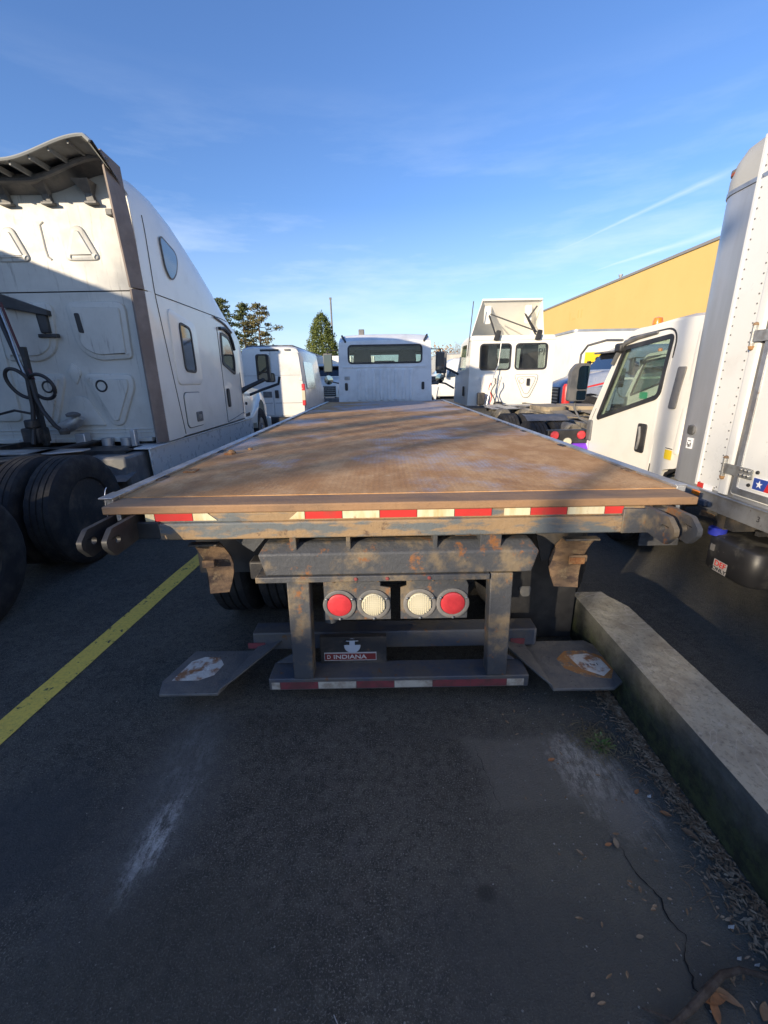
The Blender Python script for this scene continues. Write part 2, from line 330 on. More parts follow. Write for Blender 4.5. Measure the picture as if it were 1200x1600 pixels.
KERBM = kerbmat()

# ------------------------------------------------------------------ geometry helpers
class MB:
    def __init__(s): s.v = []; s.f = []
    def add(s, vs, fs):
        o = len(s.v); s.v += [tuple(p) for p in vs]; s.f += [tuple(i + o for i in f) for f in fs]; return s
    def box(s, x0, x1, y0, y1, z0, z1):
        vs = [(x, y, z) for x in (x0, x1) for y in (y0, y1) for z in (z0, z1)]
        return s.add(vs, [(0, 1, 3, 2), (4, 6, 7, 5), (0, 4, 5, 1), (2, 3, 7, 6), (0, 2, 6, 4), (1, 5, 7, 3)])
    def bar(s, a, b, w, h=None, up=(0, 0, 1)):
        a, b = Vector(a), Vector(b); h = h or w; d = (b - a).normalized()
        u = Vector(up)
        if abs(d.dot(u)) > .98: u = Vector((1, 0, 0))
        r = d.cross(u).normalized(); u = r.cross(d)
        vs = [p + r*i*w/2 + u*j*h/2 for p in (a, b) for i, j in ((-1, -1), (1, -1), (1, 1), (-1, 1))]
        return s.add(vs, [(0, 3, 2, 1), (4, 5, 6, 7)] + [(i, (i+1) % 4, (i+1) % 4 + 4, i + 4) for i in range(4)])
    def tube(s, pts, r, n=8, closed=False):
        pts = [Vector(p) for p in pts]; L = len(pts); rs = r if isinstance(r, (list, tuple)) else [r]*L
        rings = []; prev = None
        for i, p in enumerate(pts):
            if closed: d = pts[(i+1) % L] - pts[i-1]
            else: d = pts[min(i+1, L-1)] - pts[max(i-1, 0)]
            d = d.normalized() if d.length > 1e-9 else Vector((0, 0, 1))
            if prev is None:
                u = Vector((0, 0, 1)) if abs(d.z) < .9 else Vector((1, 0, 0))
            else: u = prev
            r_ = d.cross(u)
            if r_.length < 1e-6: r_ = d.cross(Vector((.3, .8, .5)))
            r_.normalize(); u = r_.cross(d).normalized(); prev = u
            rings.append([p + (r_*cos(2*pi*k/n) + u*sin(2*pi*k/n))*rs[i] for k in range(n)])
        vs = [q for ring in rings for q in ring]; fs = []
        for i in range(L if closed else L-1):
            j = (i+1) % L
            for k in range(n): fs.append((i*n+k, i*n+(k+1) % n, j*n+(k+1) % n, j*n+k))
        if not closed: fs += [tuple(range(n))[::-1], tuple((L-1)*n + k for k in range(n))]
        return s.add(vs, fs)
    def cyl(s, a, b, r, n=20): return s.tube([a, b], r, n)
    def lathe(s, prof, c=(0, 0, 0), axis='X', n=32):
        """prof: (radius, along)"""
        vs = []; c = Vector(c)
        for (r, h) in prof:
            for k in range(n):
                a = 2*pi*k/n; p, q = r*cos(a), r*sin(a)
                vs.append(c + Vector({'X': (h, p, q), 'Y': (p, h, q), 'Z': (p, q, h)}[axis]))
        L = len(prof); fs = []
        for i in range(L-1):
            for k in range(n): fs.append((i*n+k, i*n+(k+1) % n, (i+1)*n+(k+1) % n, (i+1)*n+k))
        if prof[0][0] > 1e-4: fs.append(tuple(range(n)))
        if prof[-1][0] > 1e-4: fs.append(tuple((L-1)*n+k for k in range(n)))
        return s.add(vs, fs)
    def plate(s, outer, holes, mp, t):
        """flat plate with holes; mp(u, v, w) -> 3D, thickness t along w"""
        loops = [outer] + list(holes)
        tri = tessellate_polygon([[Vector((p[0], p[1], 0)) for p in lp] for lp in loops])
        flat = [p for lp in loops for p in lp]; N = len(flat)
        vs = [mp(p[0], p[1], 0) for p in flat] + [mp(p[0], p[1], t) for p in flat]
        fs = [tuple(q) for q in tri] + [tuple(i + N for i in q[::-1]) for q in tri]
        o = 0
        for lp in loops:
            n = len(lp)
            for i in range(n): fs.append((o+i, o+(i+1) % n, o+(i+1) % n + N, o+i+N))
            o += n
        return s.add(vs, fs)
    def ring(s, outer, inner, mp, t): return s.plate(outer, [inner], mp, t)
    def loft(s, rings, cap=True, closed=True):
        n = len(rings[0]); vs = [p for r in rings for p in r]; fs = []
        for i in range(len(rings)-1):
            for k in range(n if closed else n-1):
                fs.append((i*n+k, i*n+(k+1) % n, (i+1)*n+(k+1) % n, (i+1)*n+k))
        if cap and closed: fs += [tuple(range(n)), tuple((len(rings)-1)*n+k for k in range(n))]
        elif cap == 'end': fs.append(tuple((len(rings)-1)*n+k for k in range(n)))
        return s.add(vs, fs)
    def plateau(s, poly, mp, h, slope):
        """raised pressing: outline at 0, top at h drawn in by slope"""
        top = inset(poly, slope); n = len(poly); 
        vs = [mp(*p, 0) for p in poly] + [mp(*p, h*.8) for p in inset(poly, slope*.35)] + [mp(*p, h) for p in top]
        fs = []
        for a in range(2):
            for i in range(n): fs.append((a*n+i, a*n+(i+1) % n, (a+1)*n+(i+1) % n, (a+1)*n+i))
        tri = tessellate_polygon([[Vector((p[0], p[1], 0)) for p in top]])
        fs += [tuple(2*n + i for i in q) for q in tri]
        return s.add(vs, fs)
def inset(poly, d):
    n = len(poly); out_ = []
    A = sum(poly[i][0]*poly[(i+1) % n][1] - poly[(i+1) % n][0]*poly[i][1] for i in range(n))
    sg = 1 if A > 0 else -1
    for i in range(n):
        p0, p1, p2 = Vector(poly[i-1]), Vector(poly[i]), Vector(poly[(i+1) % n])
        a, b = (p1-p0), (p2-p1)
        if a.length < 1e-7: a = b
        if b.length < 1e-7: b = a
        a.normalize(); b.normalize()
        nn = Vector((-a.y - b.y, a.x + b.x)) * sg
        if nn.length < 1e-6: out_.append(tuple(p1)); continue
        nn.normalize(); c = max(.4, nn.dot(Vector((-a.y, a.x))*sg)); out_.append(tuple(p1 + nn*d/c))
    return out_
def rounded(poly, r, k=5):
    n = len(poly); out_ = []
    for i in range(n):
        p0, p1, p2 = Vector(poly[i-1]), Vector(poly[i]), Vector(poly[(i+1) % n])
        a, b = p0-p1, p2-p1; rr = r[i] if isinstance(r, (list, tuple)) else r
        q = min(rr, a.length*.48, b.length*.48)
        A, B = p1 + a.normalized()*q, p1 + b.normalized()*q
        for j in range(k+1):
            t = j/k; out_.append(tuple((1-t)**2*A + 2*t*(1-t)*p1 + t*t*B))
    return out_
def rrect(x0, x1, z0, z1, r, k=5): return rounded([(x0, z0), (x1, z0), (x1, z1), (x0, z1)], r, k)
def circle(cx, cy, r, n=20): return [(cx + r*cos(2*pi*i/n), cy + r*sin(2*pi*i/n)) for i in range(n)]
def mX(x, sg=1): return lambda u, v, w: (x + sg*w, u, v)       # plate in YZ
def mY(y, sg=1): return lambda u, v, w: (u, y + sg*w, v)       # plate in XZ
def mZ(z, sg=1): return lambda u, v, w: (u, v, z + sg*w)

def link(name, mesh, mat, bev=0, smooth=True, segs=2):
    o = bpy.data.objects.new(name, mesh); col.objects.link(o)
    if mat is not None and not mesh.materials: mesh.materials.append(mat)
    if bev:
        b = o.modifiers.new('bevel', 'BEVEL'); b.width = bev; b.segments = segs; b.limit_method = 'ANGLE'; b.angle_limit = R(35)
    return o
def tomesh(mb, off=Vector((0, 0, 0)), angle=35, smooth=True, name='mesh'):
    me = bpy.data.meshes.new(name)
    me.from_pydata([tuple(Vector(p) - off) for p in mb.v], [], mb.f)
    bm = bmesh.new(); bm.from_mesh(me); bmesh.ops.recalc_face_normals(bm, faces=bm.faces); bm.to_mesh(me); bm.free()
    if smooth:
        me.shade_smooth()
        me.set_sharp_from_angle(angle=R(angle))
    return me
class Thing:
    """an Empty at the base of a thing; parts are given in world coordinates (or, with local=True, in its own)"""
    def __init__(s, name, label, cat, loc=(0, 0, 0), rot=0, group=None, local=False):
        o = bpy.data.objects.new(name, None); col.objects.link(o); o.empty_display_size = .2
        o.location = loc; o.rotation_euler = (0, 0, rot); o['label'] = label; o['category'] = cat
        if group: o['group'] = group
        s.o = o; s.off = Vector((0, 0, 0)) if local else Vector(loc)
    def part(s, name, mb, mat, parent=None, label=None, bev=0, smooth=True, angle=35, kind=None):
        ob = link(name, tomesh(mb, s.off, angle, smooth, name), mat, bev)
        ob.parent = parent or s.o
        if label: ob['label'] = label
        if kind: ob['kind'] = kind
        return ob
    def put(s, name, mesh, loc, parent=None, mat=None, rot=None, label=None):
        ob = bpy.data.objects.new(name, mesh); col.objects.link(ob)
        if mat is not None and not mesh.materials: mesh.materials.append(mat)
        ob.parent = parent or s.o
        base = Vector(loc) - s.off - (parent.location if parent and parent.location.length > 0 else Vector((0, 0, 0)))
        ob.location = base
        if rot: ob.rotation_euler = rot
        if label: ob['label'] = label
        return ob
    def text(s, name, body, loc, size, mat, rot=(pi/2, 0, 0), parent=None, ext=.001, align='CENTER', sx=1.0, shear=0):
        cu = bpy.data.curves.new('txt', 'FONT'); cu.body = body; cu.size = size; cu.extrude = ext
        cu.align_x = align; cu.align_y = 'CENTER'; cu.shear = shear; cu.offset = size*.012
        tmp = bpy.data.objects.new('tmp', cu); col.objects.link(tmp)
        dg = bpy.context.evaluated_depsgraph_get(); me = bpy.data.meshes.new_from_object(tmp.evaluated_get(dg))
        bpy.data.objects.remove(tmp); me.materials.clear(); me.materials.append(mat); me.name = name
        ob = bpy.data.objects.new(name, me); col.objects.link(ob); ob.parent = parent or s.o
        ob.location = Vector(loc) - s.off; ob.rotation_euler = rot; ob.scale = (sx, 1, 1)
        return ob
def single(name, mb, mat, label, cat, group=None, bev=0, angle=35, loc=None, smooth=True):
    loc = Vector(loc) if loc is not None else Vector((0, 0, 0))
    o = link(name, tomesh(mb, Vector((0, 0, 0)), angle, smooth, name), mat, bev); o.location = loc
    o['label'] = label; o['category'] = cat
    if group: o['group'] = group
    return o
def struct(name, mb, mat, bev=0, smooth=True, kind='structure'):
    o = link(name, tomesh(mb, smooth=smooth, name=name), mat, bev); o['kind'] = kind; return o

# ------------------------------------------------------------------ tyres (shared meshes)
def tyre_mesh(r, w, n=72, lug=True, name='tyre'):
    """axis X, centre at origin, outer side wall towards +X"""
    h = w/2; ri = r*.56
    prof = [(ri, -h*.72), (ri*1.06, -h*.92), (r*.8, -h), (r*.93, -h*.95), (r*.975, -h*.86), (r*.99, -h*.80)]
    for k in range(4):
        x0 = -h*.8 + k*h*.4 + h*.05; 
        if k: prof += [(r*.972, x0 - h*.045), (r, x0)]
        else: prof += [(r, x0)]
        prof += [(r*1.0, x0 + h*.31)]
        if k < 3: prof += [(r*.972, x0 + h*.345)]
    prof += [(r*.99, h*.80), (r*.975, h*.86), (r*.93, h*.95), (r*.8, h), (r*.74, h*1.005), (ri*1.06, h*.92), (ri, h*.72)]
    mb = MB(); vs = []
    for i, (q, x) in enumerate(prof):
        for k in range(n):
            a = 2*pi*k/n; rr = q
            if lug and abs(x) > h*.78 and q > r*.9 and k % 3 == 0: rr = q - r*.018
            vs.append((x, rr*cos(a), rr*sin(a)))
    L = len(prof); fs = [(i*n+k, i*n+(k+1) % n, (i+1)*n+(k+1) % n, (i+1)*n+k) for i in range(L-1) for k in range(n)]
    mb.add(vs, fs); return tomesh(mb, angle=28, name=name)
def rim_mesh(r, w, dual=False, name='rim'):
    ri = r*.57; mb = MB(); h = w/2
    if dual:   # deep dish
        pr = [(ri, h*.8), (ri*.93, h*.78), (ri*.9, h*.2), (ri*.82, -h*.2), (ri*.55, -h*.25), (ri*.5, -h*.1), (ri*.42, -h*.1), (ri*.36, h*.5), (ri*.2, h*.6), (0, h*.62)]
    else:
        pr = [(ri, h*.8), (ri*.93, h*.86), (ri*.88, h*.5), (ri*.78, h*.45), (ri*.6, h*.75), (ri*.42, h*.78), (ri*.36, h*1.05), (ri*.15, h*1.15), (0, h*1.16)]
    mb.lathe(pr, n=40)
    for k in range(10):
        a = 2*pi*k/10; x = -h*.2 if dual else h*.66; q = ri*(.62 if dual else .52)
        mb.cyl((x, q*cos(a), q*sin(a)), (x + h*.28, q*cos(a), q*sin(a)), ri*.05, 6)
    return tomesh(mb, name=name)
R50_SHADE = rim_mesh(.51, .27, True, 'rim')  # dark copy for the sleeper tractor: unlit rims put into the colour
T50 = tyre_mesh(.51, .27); R50 = rim_mesh(.51, .27, True); R50F = rim_mesh(.51, .27, False)
T38 = tyre_mesh(.39, .21); R38 = rim_mesh(.39, .21, False)
for me_, m_ in ((T50, TYRE), (T38, TYRE), (R50, RIM), (R50_SHADE, FRAME), (R50F, RIM), (R38, RIM)): me_.materials.append(m_)
def wheel(T, x, y, r=.51, side=1, tm=T50, rm=R50, rim=True):
    t = T.put('tyre', tm, (x, y, r)); t.rotation_euler = (random.random()*6, 0, 0 if side > 0 else pi)
    if rim:
        ro = bpy.data.objects.new('rim', rm); col.objects.link(ro); ro.parent = t
    return t

# ================================================================== SETTING
g = MB(); g.add([(-400, -300, 0), (400, -300, 0), (400, 500, 0), (-400, 500, 0)], [(0, 1, 2, 3)])
struct('ground', g, ASPH)
# yellow bay line: a thin uneven sheet of paint
mb = MB(); pts = []
N = 60
for i in range(N+1):
    y = -.6 + i*(9.0/N); cx = -1.925 + (y - 1.7)*.055 if y < 4 else -1.7985 + (y - 4)*.01
    pts.append((cx, y))
vs = []
for i, (cx, y) in enumerate(pts):
    vs += [(cx - .072 + random.uniform(-.003, .003), y, .004), (cx + .072 + random.uniform(-.003, .003), y, .004)]
mb.add(vs, [(2*i, 2*i+1, 2*i+3, 2*i+2) for i in range(N)])
struct('parking_line', mb, YLINE)
# crack in the asphalt
def crackmesh(path, w, z):
    mb = MB(); P = []
    for i in range(len(path)-1):
        a, b = Vector(path[i]), Vector(path[i+1]); k = max(2, int((b-a).length/.012))
        for j in range(k): P.append(a.lerp(b, j/k) + Vector((random.uniform(-.006, .006), 0)))
    vs = []
    for i, p in enumerate(P):
        ww = w*random.uniform(.25, 1.1)*min(1, i/6 + .1, (len(P)-i)/6)
        vs += [(p.x - ww, p.y, z), (p.x + ww, p.y, z)]
    mb.add(vs, [(2*i, 2*i+1, 2*i+3, 2*i+2) for i in range(len(P)-1)]); return mb
CRK = pm('crack_dirt', (.008, .008, .008), .95)
struct('asphalt_crack', crackmesh([(.845, 1.12), (.85, 1.04), (.885, .97), (.88, .9), (.90, .86), (.865, .80), (.85, .74), (.86, .66)], .0028, .003), CRK)
struct('asphalt_seam', crackmesh([(.40, 1.60), (.42, 1.45), (.45, 1.25)], .0010, .003), CRK)

# concrete kerb: uneven edges
def kerb_block(name, x0, x1, y0, y1, h, cham, label):
    nx, ny, nz_ = 6, 40, 5; bm = bmesh.new()
    bmesh.ops.create_cube(bm, size=1)
    bmesh.ops.subdivide_edges(bm, edges=bm.edges[:], cuts=7, use_grid_fill=True)
    from mathutils import noise as mn
    for v in bm.verts:
        u, w, t = v.co.x + .5, v.co.y + .5, v.co.z + .5
        X = x0 + (x1-x0)*u; Y = y0 + (y1-y0)*w; Z = h*t
        if cham > 0 and Y > y1 - cham: 
            k = (Y - (y1-cham))/cham; X = min(X, x1 - k*cham*.8) if u > .5 else X
        if abs(v.co.x) > .49 and t > .99: X += -math.copysign(.008, v.co.x)
        v.co = Vector((X, Y, Z))
    me = bpy.data.meshes.new(name); bm.to_mesh(me); bm.free()
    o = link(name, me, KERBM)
    s = o.modifiers.new('sub', 'SUBSURF'); s.levels = s.render_levels = 3; s.subdivision_type = 'SIMPLE'
    tx = bpy.data.textures.new(name, 'CLOUDS'); tx.noise_scale = .035; tx.noise_depth = 5
    d = o.modifiers.new('d', 'DISPLACE'); d.texture = tx; d.strength = .006; d.mid_level = .5; d.texture_coords = 'GLOBAL'
    o['label'] = label; o['category'] = 'kerb'; o['group'] = 'concrete kerb blocks'
    return o
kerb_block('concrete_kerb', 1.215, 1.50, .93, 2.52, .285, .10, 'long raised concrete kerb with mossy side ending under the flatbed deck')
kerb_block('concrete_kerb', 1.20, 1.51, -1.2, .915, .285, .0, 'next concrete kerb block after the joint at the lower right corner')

# yellow building along the right, real slab with coping and roof vent
b = Thing('yellow_building', 'long windowless yellow wall of a warehouse rising behind the trucks on the right', 'building', (20, 40, 0))
b.part('wall', MB().box(16, 34, 12, 52, 0, 7.6), YEL)
b.part('coping', MB().box(15.93, 34, 11.9, 52.1, 7.6, 7.74), COPING)
b.part('roof_vent', MB().cyl((16.9, 33.5, 7.7), (16.9, 33.5, 8.25), .09, 10).cyl((16.9, 33.5, 8.2), (16.9, 33.5, 8.3), .14, 10), GALV)
ghost = MB()
for a_, c_, z0_, z1_ in ((37.0, 37.25, 6.0, 6.6), (37.6, 37.8, 6.05, 6.6), (38.2, 38.9, 6.0, 6.12), (39.2, 39.4, 6.0, 6.55)): b.part('faded_mark', MB().box(15.992, 16.0, a_, c_, z0_, z1_), pm('faded_patch', (.66, .44, .14), .9))

# ================================================================== FLATBED TRUCK
CX = .07
F = Thing('flatbed_truck', 'rusty flatbed tow truck with long tread plate deck seen from the rear, low white cab', 'truck', (CX, 6, 0))
DZ = 1.12
# tread plate deck, made of plates with fine joints
deck = MB().box(CX-1.345, CX+1.345, 2.0, 10.55, DZ-.06, DZ)
F.part('deck', deck, DECKM)
F.part('tail_plate', MB().box(CX-1.34, CX+1.345, 1.842, 1.998, DZ-.04, DZ-.002), TAILM, bev=.006)
mb = MB()
mb.box(CX-1.12, CX+1.15, 1.848, 1.93, 1.035, 1.079)           # upper face of the rear channel

F.part('rear_channel', mb, SKIRTM, bev=.006)
F.part('rear_beam', MB().box(CX-1.10, CX+1.13, 1.835, 1.96, .955, 1.036), SKIRTM, bev=.008)
# tape pieces (x range from the photo at this distance)
def tape(x0, x1, red, z0=1.046, z1=1.080, cut=0):
    o = [(x0, z0), (x1, z0), (x1, z1), (x0, z1)]
    if cut > 0: o = [(x0, z0), (x1 + .03, z0), (x1 - .01, z1), (x0, z1)]
    if cut < 0: o = [(x0 - .04, z0), (x1, z0), (x1, z1), (x0, z1)]
    F.part('reflective_tape', MB().plate(o, [], mY(1.8455, -1), .0015), TAPER if red else TAPEW, smooth=False)
sx = 2.87/1000
def X_(px): return (px - 620)*.00287 + .062
for a, bx, red, cut in ((222, 236, 0, 0), (237, 296, 1, 0), (297, 324, 0, 1), (462, 473, 0, -1), (474, 532, 1, 0), (533, 591, 0, 0), (592, 650, 1, 0),
                        (651, 709, 0, 0), (710, 768, 1, 0), (788, 829, 0, 0), (830, 887, 1, 0), (888, 946, 0, 0), (947, 976, 1, 0)):
    tape(X_(a), X_(bx), red, cut=cut)
# corner lugs: two plates each side standing out to the rear, with pin holes
def lug(x, y0, y1, mat, t=.022, z0=.955, z1=1.085):
    poly = [(y1, z0 + .01), (y1, z1), (y0 + .05, z1), (y0, z1 - .04), (y0, z0 + .045), (y0 + .045, z0 - .005)]
    F.part('corner_lug', MB().plate(rounded(poly, .008, 2), [circle(y0 + .075, (z0+z1)/2, .017, 14)], mX(x), t), mat, bev=.003)
lug(-1.235, 1.60, 1.85, BLACK, z0=.965, z1=1.08); lug(-1.14, 1.61, 1.98, BLACK, z0=.965, z1=1.08)
lug(1.18, 1.63, 1.88, SUPPORT, z0=.965, z1=1.08); lug(1.275, 1.63, 1.88, SUPPORT, z0=.965, z1=1.08)
F.part('lug_backing', MB().box(-1.22, -1.02, 1.833, 1.95, .965, 1.045), BLACK, bev=.004)
F.part('lug_backing', MB().box(1.08, 1.29, 1.828, 1.95, .955, 1.07), SUPPORT, bev=.004)
# aluminium side rails with pockets and hooks
for sd_, x in ((-1, CX-1.37), (1, CX+1.37)):
    rail = F.part('side_rail', MB().box(x-.022, x+.022, 2.0, 10.58, 1.10, 1.128).box(x-.012, x+.012, 2.0, 10.58, 1.0, 1.10).box(x - .028, x+.028, 2.0, 10.58, 1.128, 1.135), ALU, bev=.003)
    for k in range(9):
        y = 2.35 + k*.95
        F.part('tie_down_slot', MB().box(x - sd_*.028 - .025, x - sd_*.028 + .025, y, y+.11, 1.10, 1.126), RUSTY if k % 3 == 0 else FRAME, parent=rail, bev=.004)
F.part('rail_end', MB().box(CX-1.385, CX-1.35, 1.95, 2.0, 1.06, 1.13).box(CX-1.40, CX-1.335, 1.92, 2.04, 1.130, 1.14), ALU, bev=.004)
F.part('wire_loop', MB().tube([(CX-1.40, 2.0 - .12*sin(a)*.3, 1.04 + .13*cos(a)) for a in [pi*k/14 for k in range(15)]] , .0022, 6), SILV)
mb = MB().lathe([(.0, 0), (.032, 0), (.034, .012), (.022, .02), (.016, .03), (0, .032)], (-1.15, 3.24, DZ), 'Z', 14)
mb.box(-1.19, -1.13, 3.19, 3.235, DZ, DZ+.012)
F.part('deck_ring', mb, RUSTS, bev=.003)
F.part('deck_ring', MB().lathe([(0, 0), (.02, 0), (.018, .015), (0, .018)], (-1.06, 3.42, DZ), 'Z', 12), RUSTS)
F.part('rust_scrap', MB().box(-1.22, -1.15, 2.56, 2.64, DZ, DZ+.008), RUSTS, bev=.002)
# light bar under the deck: chamfered top, angled ends
mb = MB()
x0, x1 = CX-.67, CX+.66
prof = [(1.86, .755), (1.86, .865), (1.915, .905), (1.97, .905), (1.97, .755)]
def endtaper(x, s): return [(x + (0 if z > .76 and z < .87 else s*.03), y, z) for y, z in prof]
mb.loft([endtaper(x0, 1), [(x0+.04, y, z) for y, z in prof], [(x1-.04, y, z) for y, z in prof], endtaper(x1, -1)])
F.part('cross_beam', mb, SUPPORT, bev=.007)
F.part('beam_flange', MB().box(x0-.02, CX+.43, 1.85, 1.98, .722, .752), SUPPORT, bev=.004)
for x, w in ((-.43, .03), (-.17, .02), (.24, .02), (.50, .10)):
    F.part('bracket', MB().plate([(1.88, .86), (1.95, .86), (2.0, .955), (1.87, .955)], [], mX(x - w/2), w), SUPPORT, bev=.003)
mb = MB().plate(rounded([(.29, .945), (.44, .945), (.47, .875), (.33, .875)], .01), [], mY(1.99), .01)
F.part('gusset', mb, RUSTY)
for s_ in (-1, 1):
    xc = CX + s_*.49
    mb = MB().loft([[(xc - .052 + s_*.012, 1.87, .16), (xc + .052 + s_*.012, 1.87, .16), (xc+.052 + s_*.012, 1.95, .16), (xc-.052 + s_*.012, 1.95, .16)],
                    [(xc-.055, 1.862, .75), (xc+.055, 1.862, .75), (xc+.055, 1.95, .75), (xc-.055, 1.95, .75)]])
    F.part('leg', mb, SUPPORT, bev=.006)
# lamp plates
for s_, (xa, xb) in ((-1, (CX-.375, CX-.045)), (1, (CX+.005, CX+.34))):
    z0, z1 = .485, .735
    poly = [(xa, z0), (xb, z0), (xb, z1 - .075), (xb - (.05 if s_ < 0 else .0), z1 - .065), (xb - (.05 if s_ < 0 else .03), z1), (xa + (.0 if s_ < 0 else .03), z1), (xa + (0 if s_ < 0 else .03), z1-.065), (xa, z1-.075)]
    cs = (xa + .075, xb - .085) if s_ < 0 else (xa + .095, xb - .075)
    pl = F.part('lamp_plate', MB().plate(poly, [], mY(1.905), .008), SUPPORT)
    for i, cx in enumerate(cs):
        red = (i == 0) == (s_ < 0)
        zc = .572
        lamp = F.part('tail_lamp', MB().lathe([(.082, 0), (.082, -.008), (.075, -.011), (.064, -.009), (.060, -.002)], (cx, 1.905, zc), 'Y', 40), GREYP, label=('round red tail lamp' if red else 'round clear reversing lamp'))
        mb = MB().lathe([(.060, -.002), (.0595, -.011), (.05, -.015), (.025, -.017), (0, -.018)], (cx, 1.905, zc), 'Y', 40)
        if not red:
            for k in range(-5, 6):
                hh = math.sqrt(max(0, .056**2 - (k*.0105)**2))
                mb.box(cx + k*.0105 - .0012, cx + k*.0105 + .0012, 1.8865, 1.893, zc-hh, zc+hh)
                mb.box(cx - hh, cx + hh, 1.8868, 1.893, zc + k*.0105 - .0009, zc + k*.0105 + .0009)
        F.part('lens', mb, REDL if red else CLEARL, parent=lamp)
        for a in (pi/2 + pi, pi/6, 5*pi/6):
            F.part('screw', MB().lathe([(.006, 0), (.006, -.004), (0, -.006)], (cx + .073*cos(a), 1.888, zc + .073*sin(a)), 'Y', 10), SILV, parent=lamp)
    for k in range(5):
        F.part('bolt', MB().lathe([(.007, 0), (.006, -.006), (0, -.007)], (xa + .05 + k*.055, 1.905, .70 + (k % 2)*.006), 'Y', 8), RUSTY, parent=pl)
for x in (-.21, -.06, .14):
    F.part('marker_lamp', MB().lathe([(.009, 0), (.008, -.005), (0, -.007)], (CX+x, 1.85, .738), 'Y', 12), pm('old_red_marker', (.22, .05, .05), .7))
# under-ride bar with tape
F.part('underride_bar', MB().box(CX-.69, CX+.675, 1.875, 2.02, .085, .155), BLUEST, bev=.006)
seg = [(-.675, -.63, 0), (-.63, -.43, 1), (-.43, -.23, 0), (-.23, -.03, 1), (-.03, .17, 0), (.17, .37, 1), (.37, .56, 0 + 2), (.56, .65, 0)]
for a, c_, red in seg:
    F.part('bar_tape', MB().box(CX+a, CX+c_-.002, 1.8725, 1.876, .095, .135), TAPERD if red == 1 else TAPEWD if red == 0 else TAPERD, smooth=False)
# wheel lift: plates, hinged inner flaps, cross arm
F.part('lift_plate', MB().plate([(-1.16, 1.80), (-.86, 1.80), (-.74, 2.16), (-1.12, 2.16), (-1.19, 1.90)], [], mZ(.12), .016), PADM, bev=.004)
F.part('lift_plate', MB().plate([(.84, 1.79), (1.15, 1.79), (1.235, 1.85), (1.235, 2.14), (1.18, 2.20), (.80, 2.20)], [], mZ(.12), .016), PADM, bev=.004)
F.part('lift_flap', MB().plate([(-.86, 1.81), (-.80, 1.87), (-.56, 2.2), (-.72, 2.2)], [], lambda u, v, w: (u, v, .138 + w + max(0, u+.86)*.25), .012), PADM, bev=.003)
F.part('lift_flap', MB().plate([(.84, 1.80), (.80, 1.86), (.62, 2.2), (.80, 2.2)], [], lambda u, v, w: (u, v, .138 + w + max(0, .84-u)*.25), .012), PADM, bev=.003)
F.part('worn_decal', MB().plate([(-1.14, 1.90), (-1.10, 2.06), (-1.04, 2.10), (-.95, 2.09), (-.91, 2.03), (-.93, 1.94), (-1.0, 1.90)], [], mZ(.1372), .0012), SCAB)
F.part('rust_patch', MB().plate([(.96, 1.95), (1.04, 1.88), (1.17, 1.86), (1.215, 1.93), (1.21, 2.04), (1.15, 2.10), (1.02, 2.10), (.95, 2.03)], [], mZ(.1363), .0006), pm('rust_bloom', (.15, .14, .13), .8, c2=(.36, .17, .06), sc=12, lo=.38, hi=.5, c3=(.42, .28, .14), sc3=40, lo3=.55, hi3=.66, bump=.5, world=True))
F.part('worn_decal', MB().plate([(1.05, 1.94), (1.14, 1.88), (1.20, 1.93), (1.19, 2.02), (1.14, 2.07), (1.02, 2.06)], [], mZ(.1372), .0012), SCAB)
for x_, w_, h_ in ((1.075, .006, .022), (1.092, .010, .014), (1.112, .005, .02), (1.128, .009, .012), (1.148, .005, .02)): F.part('worn_print', MB().box(x_, x_+w_, 1.965, 1.965+h_, .1384, .139), GREYP, smooth=False)
F.part('lift_arm', MB().box(CX-.84, CX+.80, 2.14, 2.26, .15, .26), BLUEST, bev=.008)
F.part('lift_arm_tape', MB().box(-.80, -.70, 2.134, 2.139, .165, .2).box(.72, .80, 2.134, 2.139, .165, .2), TAPERD, smooth=False)
F.part('lift_plate_gusset', MB().plate([(-.60, .17), (-.45, .17), (-.45, .26)], [], mY(1.99), .012).plate([(.60, .17), (.70, .17), (.60, .24)], [], mY(1.99), .012), BLUEST)
F.part('crossmember', MB().box(CX-.36, CX+.36, 2.45, 2.55, .40, .60), BLACK, bev=.006)
# round badge and INDIANA plate sticker
F.part('round_badge', MB().lathe([(0, -.004), (.042, -.004), (.045, 0), (.045, .006)], (-.185, 2.0, .265), 'Y', 30), pm('badge_white', (.45, .5, .58), .5))
F.part('badge_emblem', MB().box(-.23, -.20, 1.993, 1.996, .275, .295).box(-.17, -.14, 1.993, 1.996, .275, .295).box(-.225, -.145, 1.993, 1.996, .302, .31), BLACK)
F.part('state_sticker', MB().box(-.34, -.055, 1.996, 2.0, .175, .225), pm('sticker_border', (.5, .48, .47), .5), smooth=False)
F.part('state_sticker_field', MB().box(-.336, -.059, 1.993, 1.997, .181, .219), pm('sticker_red', (.20, .03, .03), .5), smooth=False)
F.text('state_name', 'INDIANA', (-.20, 1.992, .2), .035, pm('sticker_text', (.6, .58, .56), .5), sx=1.25)
F.text('state_mark', 'D', (-.315, 1.992, .2), .03, MC['sticker_text'])
F.part('sticker_backing', MB().box(-.36, .0, 2.0, 2.03, .15, .32), FRAME)
F.part('wire_plug', MB().lathe([(0, 0), (.035, .005), (.04, .05), (.03, .1), (0, .1)], (-.29, 2.0, .42), 'Z', 14), GREYP)
